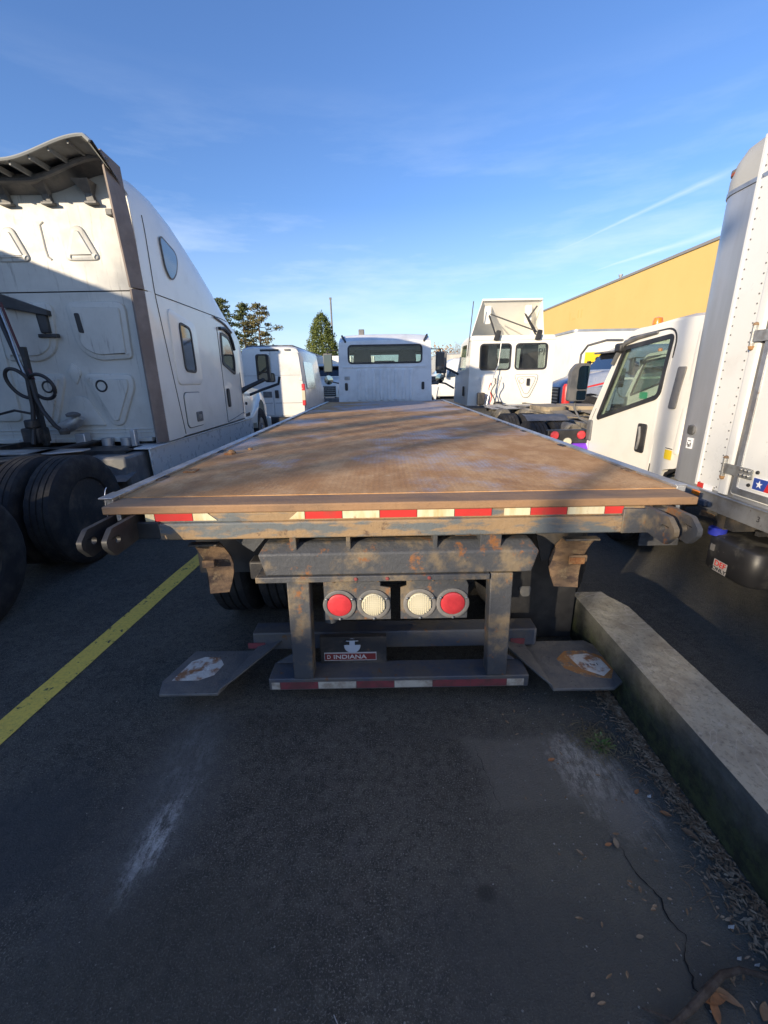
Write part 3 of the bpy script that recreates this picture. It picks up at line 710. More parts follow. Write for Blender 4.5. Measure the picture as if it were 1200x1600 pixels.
# rusty flap shields beside the beam
def shield(x0, x1, z0, z1, lean, label):
    vs = MB(); n = 7
    rows = []
    for i in range(n):
        t = i/(n-1); z = z1 + (z0-z1)*t; y = 1.99 + .05*sin(t*pi) ; dx = lean*t
        rows.append([(x0 + dx*1.0 + random.uniform(-.0015, .0015), y, z), (x1 + dx*.35 + .03*sin(t*pi)*(1 if lean > 0 else -1), y + .015, z), (x1 + dx*.35 + .03*sin(t*pi)*(1 if lean > 0 else -1), y + .025, z), (x0+dx, y + .012, z)])
    vs.loft(rows); F.part('flap_shield', vs, RUSTY, label=label, angle=20)
    F.part('shield_lip', MB().box(min(x0, x1)-.01, max(x0, x1)+.005, 1.955, 2.0, z1, z1+.01), SUPPORT, bev=.002)
    F.part('rust_scale', MB().box(min(x0, x1) + .03, max(x0, x1) - .03, 1.985, 2.0, z1 - .13, z1 - .09), RUSTY, bev=.006)
shield(-.955, -.83, .60, .875, .05, 'rusty bent flap shield')
shield(1.055, .90, .60, .87, -.06, 'rusty bent flap shield')
F.part('shield_patch', MB().box(.93, 1.01, 1.978, 1.99, .735, .77), RUSTS, bev=.003)
F.part('hanger', MB().plate([(-.80, .955), (-.55, .955), (-.60, .89), (-.68, .80), (-.76, .86)], [], mY(2.06), .012), SUPPORT)
F.part('hanger', MB().plate([(.76, .955), (.96, .955), (.93, .75), (.82, .72)], [], mY(2.06), .012), FRAME)
F.part('wiring_box', MB().box(-.70, -.55, 2.02, 2.12, .66, .76), FRAME, bev=.01)
# chassis
F.part('frame_rail', MB().box(CX-.44, CX-.36, 2.05, 12.6, .70, .95), FRAME)
F.part('frame_rail', MB().box(CX+.36, CX+.44, 2.05, 12.6, .70, .95), FRAME)
for y in (2.6, 4.4, 6.2, 8.0, 9.6):
    F.part('crossmember', MB().box(CX-.36, CX+.36, y, y+.12, .72, .86), FRAME)
F.part('subframe', MB().box(CX-1.1, CX+1.1, 2.3, 2.4, .97, 1.055).box(CX-1.1, CX+1.1, 4.4, 4.5, .97, 1.055).box(CX-1.1, CX+1.1, 6.6, 6.7, .97, 1.055).box(CX-.6, CX-.5, 2, 10.4, .95, 1.05).box(CX+.5, CX+.6, 2, 10.4, .95, 1.05), FRAME)
F.part('axle', MB().cyl((CX-1.0, 3.0, .5), (CX+1.0, 3.0, .5), .08).lathe([(0, -.2), (.15, -.15), (.2, 0), (.15, .15), (0, .2)], (CX, 3.0, .5), 'Y', 24), FRAME)
for s_ in (-1, 1):
    for o_ in (1.10, .78): wheel(F, CX + s_*o_, 3.0, side=s_)
    wheel(F, CX + s_*1.02, 11.9, side=s_, rm=R50F)
    F.part('mud_flap', MB().box(.68, 1.19, 2.40, 2.412, .03, .93) if s_ > 0 else MB().box(-1.16, -.66, 2.46, 2.47, .50, .93), BLACK)
F.part('flap_reflector', MB().plate(rounded([(.83, .40), (.91, .40), (.90, .33), (.85, .33)], .02), [], mY(2.392), .005), GREYP)
F.part('exhaust', MB().tube([(CX-.2, 2.6, .62), (CX-.22, 3.4, .66), (CX-.25, 6, .6), (CX-.3, 9, .6)], .06, 10), FRAME)
F.part('tool_box', MB().box(CX+.62, CX+1.2, 6.2, 7.6, .45, .93), FRAME, bev=.02)
F.part('fuel_tank', MB().cyl((CX-.85, 8.2, .62), (CX-.85, 9.6, .62), .3, 24), ALU)

# cab of the flatbed truck
def hollow_cab(T, x0, x1, y0, z0, z1, wins, mat, length=1.75, glassm=GL_SMK, ribs=None, roofr=.16, sidewin=True):
    """back wall with window holes, shell over it, windscreen beyond, side windows, seats"""
    xc = (x0+x1)/2; hw = (x1-x0)/2
    out_ = rounded([(x0, z0), (x1, z0), (x1 - .05, z1), (x0 + .05, z1)], [.03, .03, roofr, roofr], 8)
    holes = [rrect(*w, .10) for w in wins]
    bw = T.part('rear_wall', MB().plate(out_, holes, mY(y0), .05), mat, bev=.012)
    for w in wins:
        fr = T.part('window', MB().plate(inset(rrect(*w, .10), -.012), [inset(rrect(*w, .10), .028)], mY(y0-.008), .03), BLACK)
        T.part('pane', MB().plate(inset(rrect(*w, .10), .02), [], mY(y0+.006), .005), glassm, parent=fr)
    sec = [p for p in out_]
    zs = z1 - .10; zl = (z0 + z1)/2 + .05
    # sides with door windows
    for s_, x in ((-1, x0), (1, x1)):
        side = [(y0+.04, z0), (y0+length+.4, z0), (y0+length+.4, zl-.08), (y0+length, zl), (y0+length-.35, zs), (y0+.04, zs)]
        hole = rounded([(y0+.55, zl), (y0+length-.12, zl), (y0+length-.42, zs-.07), (y0+.55, zs-.07)], .06)
        lean = lambda u, v, w, x=x, s_=s_: (x - s_*(.05*max(0, (v-z0)/(z1-z0))) - s_*w, u, v)
        T.part('side_panel', MB().plate(side, [hole] if sidewin else [], lean, .04), mat)
        if sidewin: T.part('side_glass', MB().plate(inset(hole, -.01), [], lambda u, v, w, x=x, s_=s_: (x - s_*(.05*max(0, (v-z0)/(z1-z0)) + .015) - s_*w, u, v), .004), GL_CLR)
    # roof
    rr = []
    for y, dz in ((y0+.02, 0), (y0+.5, .02), (y0+length-.75, .0), (y0+length-.38, -.09)):
        r_ = [(x, y, z + dz) for x, z in rounded([(x0+.045, zs-.02), (x0 + .05, z1), (x1 - .05, z1), (x1-.045, zs-.02)], [0, roofr, roofr, 0], 8)]
        rr.append(r_)
    rm = MB(); n = len(rr[0])
    rm.loft([r + [(p[0]*1 + (xc-p[0])*.04, p[1], p[2]-.03) for p in r[::-1]] for r in rr])
    T.part('roof', rm, mat)
    ws = [(x0+.1, y0+length+.02, zl-.02), (x1-.1, y0+length+.02, zl-.02), (x1-.14, y0+length-.4, z1-.16), (x0+.14, y0+length-.4, z1-.16)]
    T.part('windscreen', MB().add(ws + [(x, y+.008, z) for x, y, z in ws], [(0, 1, 2, 3), (4, 7, 6, 5), (0, 4, 5, 1), (1, 5, 6, 2), (2, 6, 7, 3), (3, 7, 4, 0)]), GL_CLR)
    T.part('pillar', MB().bar((x0+.07, y0+length, zl), (x0+.11, y0+length-.42, z1-.12), .09).bar((x1-.07, y0+length, zl), (x1-.11, y0+length-.42, z1-.12), .09), mat)
    T.part('dashboard', MB().box(x0+.06, x1-.06, y0+length-.35, y0+length+.4, z0, zl-.08), INTER)
    T.part('cab_floor', MB().box(x0+.03, x1-.03, y0+.05, y0+length+.3, z0, z0+.05), INTER)
    for k in (-1, 1):
        st = T.part('seat', MB().box(xc + k*hw*.48 - .24, xc + k*hw*.48 + .24, y0+.30, y0+.85, z0+.2, z0+.45).plate(rounded([(xc + k*hw*.48-.26, z0+.4), (xc + k*hw*.48+.26, z0+.4), (xc + k*hw*.48+.2, z1-.17), (xc + k*hw*.48-.2, z1-.17)], .1), [], mY(y0+.26), .13), SEAT, bev=.03)
    T.part('steering_wheel', MB().tube([(xc - hw*.48 + .2*cos(a), y0+length-.5 + .07*sin(a), zl - .02 + .17*sin(a)) for a in [2*pi*i/20 for i in range(20)]], .014, 6, True), BLACK)
    T.part('rear_view_mirror', MB().plate(rrect(xc-.28, xc+.28, zl+.17, zl+.30, .05), [], mY(y0+length-.5), .03), BLACK)
    return bw
x0, x1 = CX-1.13, CX+1.16
hollow_cab(F, x0, x1, 10.85, 1.0, 2.485, [(CX-.86, CX+.90, 1.99, 2.40)], BEDW, length=1.8)
for k in range(8):     # pressed ribs of the back wall
    xr = CX - .62 + k*.18
    F.part('pressed_rib', MB().plateau(rounded([(xr-.045, 1.12), (xr+.045, 1.12), (xr+.045, 1.86), (xr-.045, 1.86)], .04), mY(10.85, -1), .04, .02), BEDW)
F.part('pressed_belt', MB().plateau(rrect(CX-1.0, CX+1.0, 1.885, 1.935, .02), mY(10.85, -1), .014, .015), BEDW)
for s_ in (-1, 1):
    F.part('drip_strip', MB().bar((CX+s_*.93 + .015, 10.835, 2.475), (CX+s_*1.03 + .015, 11.14, 2.635), .035, .04), BLACK)
    F.part('vent', MB().plate(rrect(CX+s_*.93-.035, CX+s_*.93+.035, 1.37, 1.55, .03), [], mY(10.846, -1), .015), BLACK, bev=.004)
for k in range(3):
    F.part('louvre', MB().box(CX-.97, CX-.84, 10.838, 10.85, 1.62+k*.03, 1.632+k*.03), GREYP)
def crown(y, w, zt, zb, k=14):
    top = [(CX + .015 + w*math.cos(pi*i/k)*1.0 if False else CX + .015 + w*(1-2*i/k), y, zt + .035*(1-abs(1-2*i/k)**3)) for i in range(k+1)]
    return top + [(CX + .015 - w*1.01, y, zb), (CX + .015 + w*1.01, y, zb)]
F.part('sloping_roof', MB().loft([crown(10.846, 1.09, 2.44, 2.41), crown(10.86, 1.085, 2.475, 2.41), crown(11.18, 1.06, 2.615, 2.41), crown(11.30, 1.04, 2.64, 2.41), crown(11.9, 1.0, 2.62, 2.41), crown(12.3, .95, 2.47, 2.41)]), BEDW, angle=25)
F.part('work_light', MB().box(CX-.62, CX-.48, 11.35, 11.45, 2.63, 2.80), GREYP, bev=.015)
F.part('hood', MB().loft([[(CX-1.0, 12.9, .9), (CX+1.0, 12.9, .9), (CX+.95, 12.9, 1.7), (CX-.95, 12.9, 1.7)], [(CX-.8, 14.2, .9), (CX+.8, 14.2, .9), (CX+.75, 14.2, 1.45), (CX-.75, 14.2, 1.45)]]), BEDW, bev=.06)
for s_ in (-1, 1):
    xm = CX + s_*1.50
    F.part('mirror_arm', MB().tube([(CX+s_*1.1, 12.1, 2.37), (xm, 12.1, 2.36), (xm+s_*.02, 12.1, 1.6), (CX+s_*1.12, 12.2, 1.5)], .02, 6), BLACK)
    mi = F.part('mirror', MB().box(xm-.12, xm+.12, 12.08, 12.16, 1.80, 2.30), GREYP, bev=.03)
    F.part('mirror_glass', MB().plate(rrect(xm-.10, xm+.10, 1.84, 2.26, .02), [], mY(12.074), .004), MIRD, parent=mi)
    F.part('spot_mirror', MB().lathe([(0, -.01), (.12, 0), (.11, .03), (0, .06)], (xm, 12.08, 1.62), 'Y', 20), MIRRORM)

# ================================================================== SLEEPER TRACTOR (left)
TC = -4.08                                   # centre line
A = Thing('sleeper_tractor', 'white high roof sleeper tractor with brown side trim parked left of the flatbed', 'truck', (TC, 6, 0))
WALLY = 5.5
def lerp_tab(tab, y):
    if y <= tab[0][0]: return tab[0][1]
    for (a, p), (b_, q) in zip(tab, tab[1:]):
        if y <= b_:
            t = (y-a)/(b_-a); t = t*t*(3-2*t)*.35 + t*.65; return p + (q-p)*t
    return tab[-1][1]
WT = [(5.2, 1.33), (6.2, 1.335), (8.0, 1.325), (8.9, 1.28), (9.6, 1.15)]
ZT = [(5.2, 3.86), (6.2, 3.98), (6.9, 3.94), (7.5, 3.78), (8.1, 3.50), (8.6, 3.15), (9.0, 2.86), (9.35, 2.50), (9.7, 2.0)]
NTb = [(5.2, 9.0), (5.9, 8.5), (6.6, 5.2), (7.5, 3.4), (8.5, 2.5), (9.6, 2.2)]
BELT = 2.4
def half(y, z):
    w = lerp_tab(WT, y)
    if z <= BELT: return w
    zr = lerp_tab(ZT, y); n = lerp_tab(NTb, y)
    t = min(1, (z-BELT)/max(.05, zr-BELT)); return w*max(0, 1 - t**n)**(1/n)
def section(y, zbot=.93, side=0, k=18, shrink=0):
    """ring across the cab; side 0 = all"""
    zr = lerp_tab(ZT, y); n = lerp_tab(NTb, y); w = lerp_tab(WT, y)
    b0 = min(BELT, zr - .05)
    pr = [(w, zbot), (w, zbot + (b0-zbot)*.5), (w, b0)]
    for i in range(1, k+1):
        a = (pi/2)*i/k
        pr.append((w*max(0, cos(a))**(2/n), b0 + (zr-b0)*sin(a)**(2/n)))
    R_ = [(TC + x, y, z) for x, z in pr]; L_ = [(TC - x, y, z) for x, z in pr[:-1][::-1]]
    return R_ + L_
ys = [5.62, 5.9, 6.3, 6.8, 7.2, 7.6, 8.0, 8.3, 8.6, 8.9, 9.1, 9.3, 9.5]
shell = MB(); shell.loft([section(y) for y in ys], cap=False, closed=False)
shell.loft([[(TC + (p[0]-TC)*.985, p[1], p[2] - (.02 if p[2] > 2.5 else 0)) for p in section(y)] for y in ys], cap=False, closed=False)
A.part('body', shell, CREAM, angle=50)
A.part('body_floor', MB().box(TC-1.25, TC+1.25, 5.6, 9.4, .93, 1.0), FRAME)
A.part('windscreen', MB().loft([[(TC - x, 9.0, 2.75), (TC + x, 9.0, 2.75), (TC + x + .1, 9.55, 1.9), (TC - x - .1, 9.55, 1.9)] for x in (1.0,)] + [[(TC-1.0, 9.03, 2.75), (TC+1.0, 9.03, 2.75), (TC+1.1, 9.58, 1.9), (TC-1.1, 9.58, 1.9)]]), DARKGL)
# side extenders: white fairing and brown trailing trim
for s_ in (1, -1):
    xx = lambda y, z: TC + s_*(half(max(5.62, y), z))
    zz = [.92, 1.4, 1.9, 2.4, 2.665]; zu = [2.68, 2.9, 3.1, 3.3, 3.5, 3.62, 3.7, 3.78]
    for nm, Z in (('side_extender', zz), ('upper_side_extender', zu)):
        mb = MB(); rows = []
        for z in Z:
            hh = half(5.7, z); up = nm != 'side_extender'
            yb_ = 5.75 + (0 if up else (2.67-z)*.13)
            rows.append([(TC + s_*hh, yb_, z), (TC + s_*(hh+.006), 5.60, z), (TC + s_*(hh+.002), 5.535, z), (TC + s_*(hh-.03), 5.535, z), (TC + s_*(hh-.03), yb_, z)])
        mb.loft(rows); A.part(nm, mb, CREAM)
        mb = MB(); rows = []
        if nm == 'side_extender':
            for z in Z:
                hh = half(5.7, z)
                rows.append([(TC + s_*(hh+.004), 5.54, z), (TC + s_*(hh - .07), 5.39, z), (TC + s_*(hh - .095), 5.40, z), (TC + s_*(hh - .03), 5.545, z)])
        else:
            for i in range(9):
                t = i/8; zi = 2.68 + 1.22*t; zo = 2.68 + 1.0*min(1, t/.85) + .27*max(0, (t-.85)/.15)
                zo = 2.68 + 1.17*t; yo = 5.54 - .06*t; hh = half(5.7, min(zo, 3.55))
                xi = 1.26 + .03*t; yi = 5.39 - .18*t
                rows.append([(TC + s_*(hh+.004), yo, zo), (TC + s_*xi, yi, zi), (TC + s_*(xi-.025), yi+.01, zi), (TC + s_*(hh-.03), yo+.005, zo - .01)])
        mb.loft(rows); A.part('brown_side_trim', mb, BROWN)
# seams in the side
def seam(pts, r=.006): A.part('panel_gap', MB().tube([(TC + half(y, z) + .001, y, z) for y, z in pts], r, 5), BLACK)
seam([(5.78 + (0 if z > 2.67 else (2.67-z)*.15), z) for z in [.95 + .15*i for i in range(18)]])
seam([(5.8 + .1*i, 2.675 + .0*i) for i in range(28)])
seam([(7.78, z) for z in [.95 + .12*i for i in range(14)]])
seam([(7.78 + .1*i, .95 + .008*i) for i in range(12)])
seam([(8.88, z) for z in [1.0 + .1*i for i in range(9)]])
def onside(poly, off, t, extra=0): return poly, [], (lambda u, v, w: (TC + half(u, v) + off + w, u, v)), t
def dense(poly, k=3):
    o = []
    for i in range(len(poly)):
        a, b_ = Vector(poly[i]), Vector(poly[(i+1) % len(poly)])
        for j in range(k): o.append(tuple(a.lerp(b_, j/k)))
    return o
# pressed surrounds, sleeper window, tri window, locker hatch
mb = MB().plateau(dense(rounded([(6.02, 1.60), (6.86, 1.60), (6.86, 2.45), (6.02, 2.57)], .12)), lambda u, v, w: (TC + half(u, v) + w, u, v), .018, .03)
A.part('window_surround', mb, CREAM)
wp = rounded([(6.27, 1.78), (6.66, 1.76), (6.64, 2.38), (6.27, 2.43)], .10, 6)
fr = A.part('sleeper_window', MB().plate(wp, [inset(wp, .035)], lambda u, v, w: (TC + half(u, v) + .018 + w, u, v), .014), BLACK, bev=.003)
A.part('pane', MB().plate(inset(wp, .03), [], lambda u, v, w: (TC + half(u, v) + .02 + w, u, v), .004), DARKGL, parent=fr)
wp = dense(rounded([(6.10, 3.42), (6.60, 3.30), (6.48, 3.03), (6.28, 2.90), (6.14, 3.02)], .13, 6), 1)
fr = A.part('upper_side_window', MB().plate(wp, [inset(wp, .02)], lambda u, v, w: (TC + half(u, v) + .012 + w, u, v), .006), GREYP)
A.part('pane', MB().plate(inset(wp, .018), [], lambda u, v, w: (TC + half(u, v) + .013 + w, u, v), .004), DARKGL, parent=fr)
wp = rounded([(6.14, 1.02), (6.72, 1.02), (6.72, 1.49), (6.14, 1.50)], .09, 6)
ha = A.part('locker_hatch', MB().plate(wp, [], lambda u, v, w: (TC + half(u, v) + .004 + w, u, v), .012), CREAM, bev=.004)
A.part('hatch_gap', MB().plate(inset(wp, -.010), [], lambda u, v, w: (TC + half(u, v) + w, u, v), .006), BLACK)
A.part('latch', MB().plate(rrect(6.44, 6.64, 1.08, 1.22, .02), [], lambda u, v, w: (TC + half(u, v) + .016 + w, u, v), .014), GREYP, parent=ha, bev=.004)
A.part('latch_lock', MB().plate(rrect(6.50, 6.58, 1.12, 1.18, .01), [], lambda u, v, w: (TC + half(u, v) + .031 + w, u, v), .004), SILV, parent=ha)
# door with window, visor, handle
wp = rounded([(7.84, 1.92), (8.55, 1.74), (8.62, 2.05), (8.38, 2.40), (7.90, 2.46)], [.06, .1, .1, .18, .1], 6)
fr = A.part('door_window', MB().plate(wp, [inset(wp, .05)], lambda u, v, w: (TC + half(u, v) + .004 + w, u, v), .014), BLACK, bev=.003)
A.part('pane', MB().plate(inset(wp, .045), [], lambda u, v, w: (TC + half(u, v) + .008 + w, u, v), .004), DARKGL, parent=fr)
A.part('rain_guard', MB().tube([(TC + half(y, z) + .02, y, z) for y, z in ((7.86, 2.50), (8.1, 2.52), (8.38, 2.46), (8.52, 2.33), (8.6, 2.2))], .03, 6), BLACK)
A.part('gutter_trim', MB().tube([(TC + half(y, z) + .01, y, z) for y, z in ((7.7, 2.66), (8.2, 2.60), (8.6, 2.50))], .02, 6), GREYP)
A.part('door_handle', MB().plate(rrect(7.88, 8.0, 1.20, 1.52, .05), [], lambda u, v, w: (TC + half(u, v) + .003 + w, u, v), .02), BLACK, bev=.006)
# front edge pillar moulding, bonnet, wing, front wheel
def hood_ring(y, w, zt, zb): 
    pr = []
    for i in range(13):
        a = pi/2*i/12; pr.append((w*cos(a)**.6, zb + (zt-zb)*(sin(a)**.6)))
    return [(TC+x, y, z) for x, z in pr] + [(TC-x, y, z) for x, z in pr[:-1][::-1]]
A.part('bonnet', MB().loft([hood_ring(8.95, 1.26, 1.92, 1.0), hood_ring(9.5, 1.24, 1.86, .98), hood_ring(10.2, 1.18, 1.68, .95), hood_ring(10.9, 1.06, 1.45, .9), hood_ring(11.4, .86, 1.2, .85)]), CREAM, angle=60)
arch = [(9.75, .75)] + [(10.42 - .62*cos(a), .62 + .60*sin(a)) for a in [pi*i/14 for i in range(15)]] + [(11.04, .70), (11.45, .72), (11.45, 1.0), (11.3, 1.25), (10.7, 1.44), (9.5, 1.54), (9.05, 1.47), (9.0, .75)]
A.part('front_wing', MB().plate(arch, [], lambda u, v, w: (TC + 1.27 - max(0, u-10.3)*.18 - max(0, v-1.1)*.25 - w, u, v), .5), CREAM, bev=.03, angle=50)
A.part('bumper', MB().box(TC-1.15, TC+1.15, 11.35, 11.55, .3, .75), CREAM, bev=.05)
A.part('cab_step', MB().box(TC+.9, TC+1.24, 7.8, 9.3, .35, .6), GREYP, bev=.02)
A.part('chrome_skirt', MB().plate([(5.12, .88), (9.4, .86), (9.4, .42), (5.14, .50)], [], lambda u, v, w: (TC + 1.27 + w, u, v), .02), CHROME, bev=.006)
A.part('skirt_shelf', MB().box(TC+1.0, TC+1.31, 5.12, 9.4, .88, .9), CHROME, bev=.004)
for s_ in (1,):
    for (y0_, px_, zt_, zb_) in ((9.35, .32, 2.16, 1.62),):
        xm = TC + 1.3 + px_
        A.part('mirror_arm', MB().tube([(TC+1.24, 8.95, 1.44), (TC+1.36, 9.1, 1.52), (xm, y0_+.02, 1.66)], [.06, .045, .04], 8), BLACK)
        mi = A.part('mirror', MB().plate(rrect(xm-.135, xm+.135, zb_, zt_, .06), [], mY(y0_), .12), BLACK, bev=.02)
        A.part('mirror_glass', MB().plate(rrect(xm-.095, xm+.085, zb_+.2, zt_-.03, .04), [], mY(y0_-.004), .003), MIRD, parent=mi)
        A.part('spot_glass', MB().plate(rrect(xm-.095, xm+.085, zb_+.03, zb_+.17, .03), [], mY(y0_-.004), .003), MIRD, parent=mi)
A.part('hood_mirror_arm', MB().tube([(TC+1.2, 9.7, 1.35), (TC+1.42, 9.95, 1.45), (TC+1.72, 10.2, 1.56), (TC+1.76, 10.2, 1.72)], .03, 7), BLACK)
hm = A.part('hood_mirror', MB().plate(rrect(TC+1.44, TC+1.66, 1.60, 1.80, .05), [], mY(10.15), .08), BLACK, bev=.015)
A.part('mirror_glass', MB().plate(rrect(TC+1.46, TC+1.64, 1.62, 1.78, .04), [], mY(10.145), .004), MIRD, parent=hm)
A.part('wing_sensor', MB().lathe([(0, 0), (.03, 0), (.03, .03), (0, .04)], (TC+1.28, 9.05, 1.2), 'X', 10), BLACK)

# rear wall of the sleeper, pressed panels
wl, wr = TC-1.15, TC+1.235
wallp = rounded([(wl, .96), (wr-.06, .96), (wr, 3.72), (wl, 3.72)], .05)
RW = A.part('rear_wall', MB().plate([(wl, .98), (wr-.045, .98), (wr-.01, 2.655), (wl, 2.655)], [], mY(WALLY), .05), DIRTYW)
A.part('upper_rear_wall', MB().plate([(wl, 2.668), (wr-.01, 2.668), (wr+.03, 3.8), (wl, 3.8)], [], mY(WALLY-.006), .05), DIRTYW)
A.part('wall_seam', MB().box(wl, wr, WALLY+.01, WALLY+.03, 2.65, 2.67), BLACK)
AXW = -3.742
mir = lambda poly: [(2*AXW - x, z) for x, z in poly][::-1]
W_ = mY(WALLY, -1)
def press(poly, h=.02, sl=.03, both=True, m=DIRTYW, y=WALLY):
    h *= 1.5
    for q in ([poly, mir(poly)] if both else [poly]):
        A.part('pressed_panel', MB().plateau(q, mY(y, -1), h, sl), m)
def groove(path, r=.006, both=True, y=WALLY, mat=None):
    for q in ([path, [(2*AXW - x, z) for x, z in path]] if both else [path]):
        A.part('pressed_rib', MB().tube([(x, y - .001, z) for x, z in q], r, 6), mat or DIRTYW)
# photograph side (right half) coordinates
bigp = rounded([(-3.68, 2.56), (-2.965, 2.55), (-2.985, 1.92), (-3.42, 1.90), (-3.62, 2.03)], [.12, .12, .06, .12, .2], 7)
press(bigp, .022, .03)
press(inset(bigp, .06), .032, .012)
vee = rounded([(-3.66, 1.77), (-3.04, 1.75), (-3.02, 1.60), (-3.25, 1.13), (-3.40, 1.13)], [.14, .1, .1, .1, .14], 7)
press(vee, .022, .03)
press(inset(vee, .06), .034, .012)
press(rounded([(-3.84, 1.50), (-3.64, 1.50), (-3.47, 1.13), (-4.01, 1.13)], [.08, .1, .04, .02], 6), .014, .02, both=False)
press(rounded([(-4.9, 2.55), (-4.50, 2.55), (-4.50, 1.2), (-4.9, 1.2)], .1), .02, .03, both=False)
press(rounded([(-3.84, 1.78), (-3.74, 1.90), (-3.64, 1.78), (-3.74, 1.62)], .04), .012, .02, both=False)
tri_ = rounded([(-3.56, 2.97), (-3.14, 2.97), (-3.30, 3.32), (-3.42, 3.32)], [.09, .09, .09, .09], 7)
press(tri_, .014, .022, y=WALLY-.006); press(inset(tri_, .05), .022, .012, y=WALLY-.006)
groove([(-3.72, 3.36), (-3.76, 3.33), (-3.755, 3.1), (-3.745, 3.02), (-3.71, 2.99)], .012, y=WALLY-.004, both=False)
groove([(wl+.02, 1.09), (wr-.06, 1.09)], .010, both=False)
groove([(wl+.02, 1.045), (wr-.06, 1.045)], .007, both=False)
for cx in (-3.415, 2*AXW + 3.415):
    gr = A.part('round_plug', MB().lathe([(.075, 0), (.072, -.014), (.056, -.016), (.052, -.004), (0, -.006)], (cx, WALLY-.034, 1.615), 'Y', 28), DIRTYW)
    A.part('plug_ring', MB().tube([(cx + .063*cos(a), WALLY-.05, 1.615 + .063*sin(a)) for a in [2*pi*i/24 for i in range(24)]], .012, 6, True), BLACK, parent=gr)
for cx in (-3.52, 2*AXW + 3.52):
    A.part('vent', MB().plate(rounded([(cx-.03, 2.22), (cx+.03, 2.21), (cx+.01, 2.43), (cx-.045, 2.43)], .02), [], mY(WALLY-.036, -1), .02), BLACK, bev=.004)
A.part('lower_lip', MB().box(wl, wr-.08, WALLY-.03, WALLY+.05, .93, .985), DIRTYW, bev=.01)
# roof fairing lip behind the wall: curved sheet with ribs below
LY = 4.98
def lipz(x):          # x from centre
    a = abs(x); t = max(0, min(1, (a-.42)/.84)); return 3.715 + .185*(t*t*(3-2*t)) - .06*max(0, (a-1.27)/.06)**2
def secz(x, y):
    zr = lerp_tab(ZT, y); n = lerp_tab(NTb, y); w = lerp_tab(WT, y); return BELT + (zr-BELT)*max(0, 1-(min(abs(x), w*.999)/w)**n)**(1/n)
xs_ = [-1.325 + 2.65*i/48 for i in range(49)]
def lipring(y, dz, k=1.0): return [(TC + x*k, y, lipz(x) + dz) for x in xs_]
FUND = pm('fairing_underside_grey', (.27, .28, .275), .6, c2=(.2, .2, .19), sc=5)
back = [(TC + x*.99, 5.66, secz(x*.99, 5.66) - .01) for x in xs_]
midr = [(TC + x*.995, 5.36, .5*(lipz(x) + .03) + .5*secz(x*.99, 5.66) + .02*(1-abs(x))) for x in xs_]
rows = [lipring(LY, 0), lipring(LY-.004, .022), lipring(LY+.05, .04), midr, back]
A.part('roof_fairing', MB().loft(rows, cap=False, closed=False), CREAM, angle=60)
und = [lipring(LY+.001, -.001), [(x, y, z-.025) for x, y, z in midr], [(x, y, z-.03) for x, y, z in back]]
A.part('fairing_underside', MB().loft(und, cap=False, closed=False), FUND, angle=60)
for i, x in enumerate([-1.1 + .2*i for i in range(12)]):
    A.part('fairing_rib', MB().box(TC+x-.008, TC+x+.008, LY+.02, 5.55, lipz(x)-.03, lipz(x)+.02), FUND)
A.part('fairing_edge', MB().tube(lipring(LY-.004, .01), .016, 6), pm('grey_edge', (.3, .31, .3), .5))
A.part('fairing_inner_rail', MB().tube([(TC+x*.98, 5.28, lipz(x)-.035) for x in xs_], .03, 8), GREYP)
A.part('fairing_inner_panel', MB().loft([[(TC+x*.98, 5.3, lipz(x)-.03) for x in xs_], [(TC+x*.98, WALLY-.01, lipz(x)-.10) for x in xs_]], cap=False, closed=False), GREYP)
for x in (-3.60, -3.13, -4.05, 2*TC+3.6, 2*TC+3.13):
    A.part('fairing_bracket', MB().loft([[(x-.10, 5.32, 3.70), (x+.09, 5.32, 3.70), (x+.09, 5.48, 3.70), (x-.10, 5.48, 3.70)], [(x-.035, 5.43, 3.60), (x+.045, 5.43, 3.60), (x+.045, 5.49, 3.60), (x-.035, 5.49, 3.60)],
                                    [(x-.03, 5.44, 3.53), (x+.06, 5.44, 3.53), (x+.06, 5.49, 3.53), (x-.03, 5.49, 3.53)]]), GREYP, bev=.006)
    A.part('bracket_foot', MB().box(x-.05, x+.08, 5.42, 5.49, 3.505, 3.53), GREYP, bev=.004)
A.part('wall_clip', MB().box(-2.98, -2.91, 5.44, 5.49, 3.40, 3.46), GREYP, bev=.006)
# frame, deck plate, posts, air lines
A.part('frame_rail', MB().box(TC+.38, TC+.46, 1.0, 10.5, .70, .96).box(TC+.46, TC+.52, 1.0, 10.5, .94, .96).box(TC+.46, TC+.52, 1.0, 10.5, .70, .72), FRAME)
A.part('frame_rail', MB().box(TC-.46, TC-.38, 1.0, 10.5, .70, .96), FRAME)
A.part('deck_plate', MB().plate([(TC-.6, 4.45), (TC+.62, 4.45), (TC+.84, 4.62), (TC+.84, 4.75), (TC-.6, 4.75)], [], mZ(.945), .015), ALU, bev=.004)
A.part('catwalk', MB().box(TC-.9, TC+1.1, 4.95, 5.35, .88, .90).box(TC-.9, TC+1.1, 4.94, 4.96, .84, .9), FRAME)
A.part('rear_crossbar', MB().bar((TC-.6, 3.6, .92), (TC+.75, 4.75, .92), .10, .05), FRAME)
A.part('cab_mount', MB().box(TC+.30, TC+.42, 5.3, 5.42, .78, 1.06), ALUB, bev=.01)
A.part('cab_mount', MB().box(TC+.98, TC+1.04, 5.3, 5.38, .75, 1.1), ALUB, bev=.01)
for x_ in (.62, .86): A.part('cab_mount', MB().cyl((TC+x_, 5.42, .8), (TC+x_, 5.42, .99), .07, 14), ALUB)
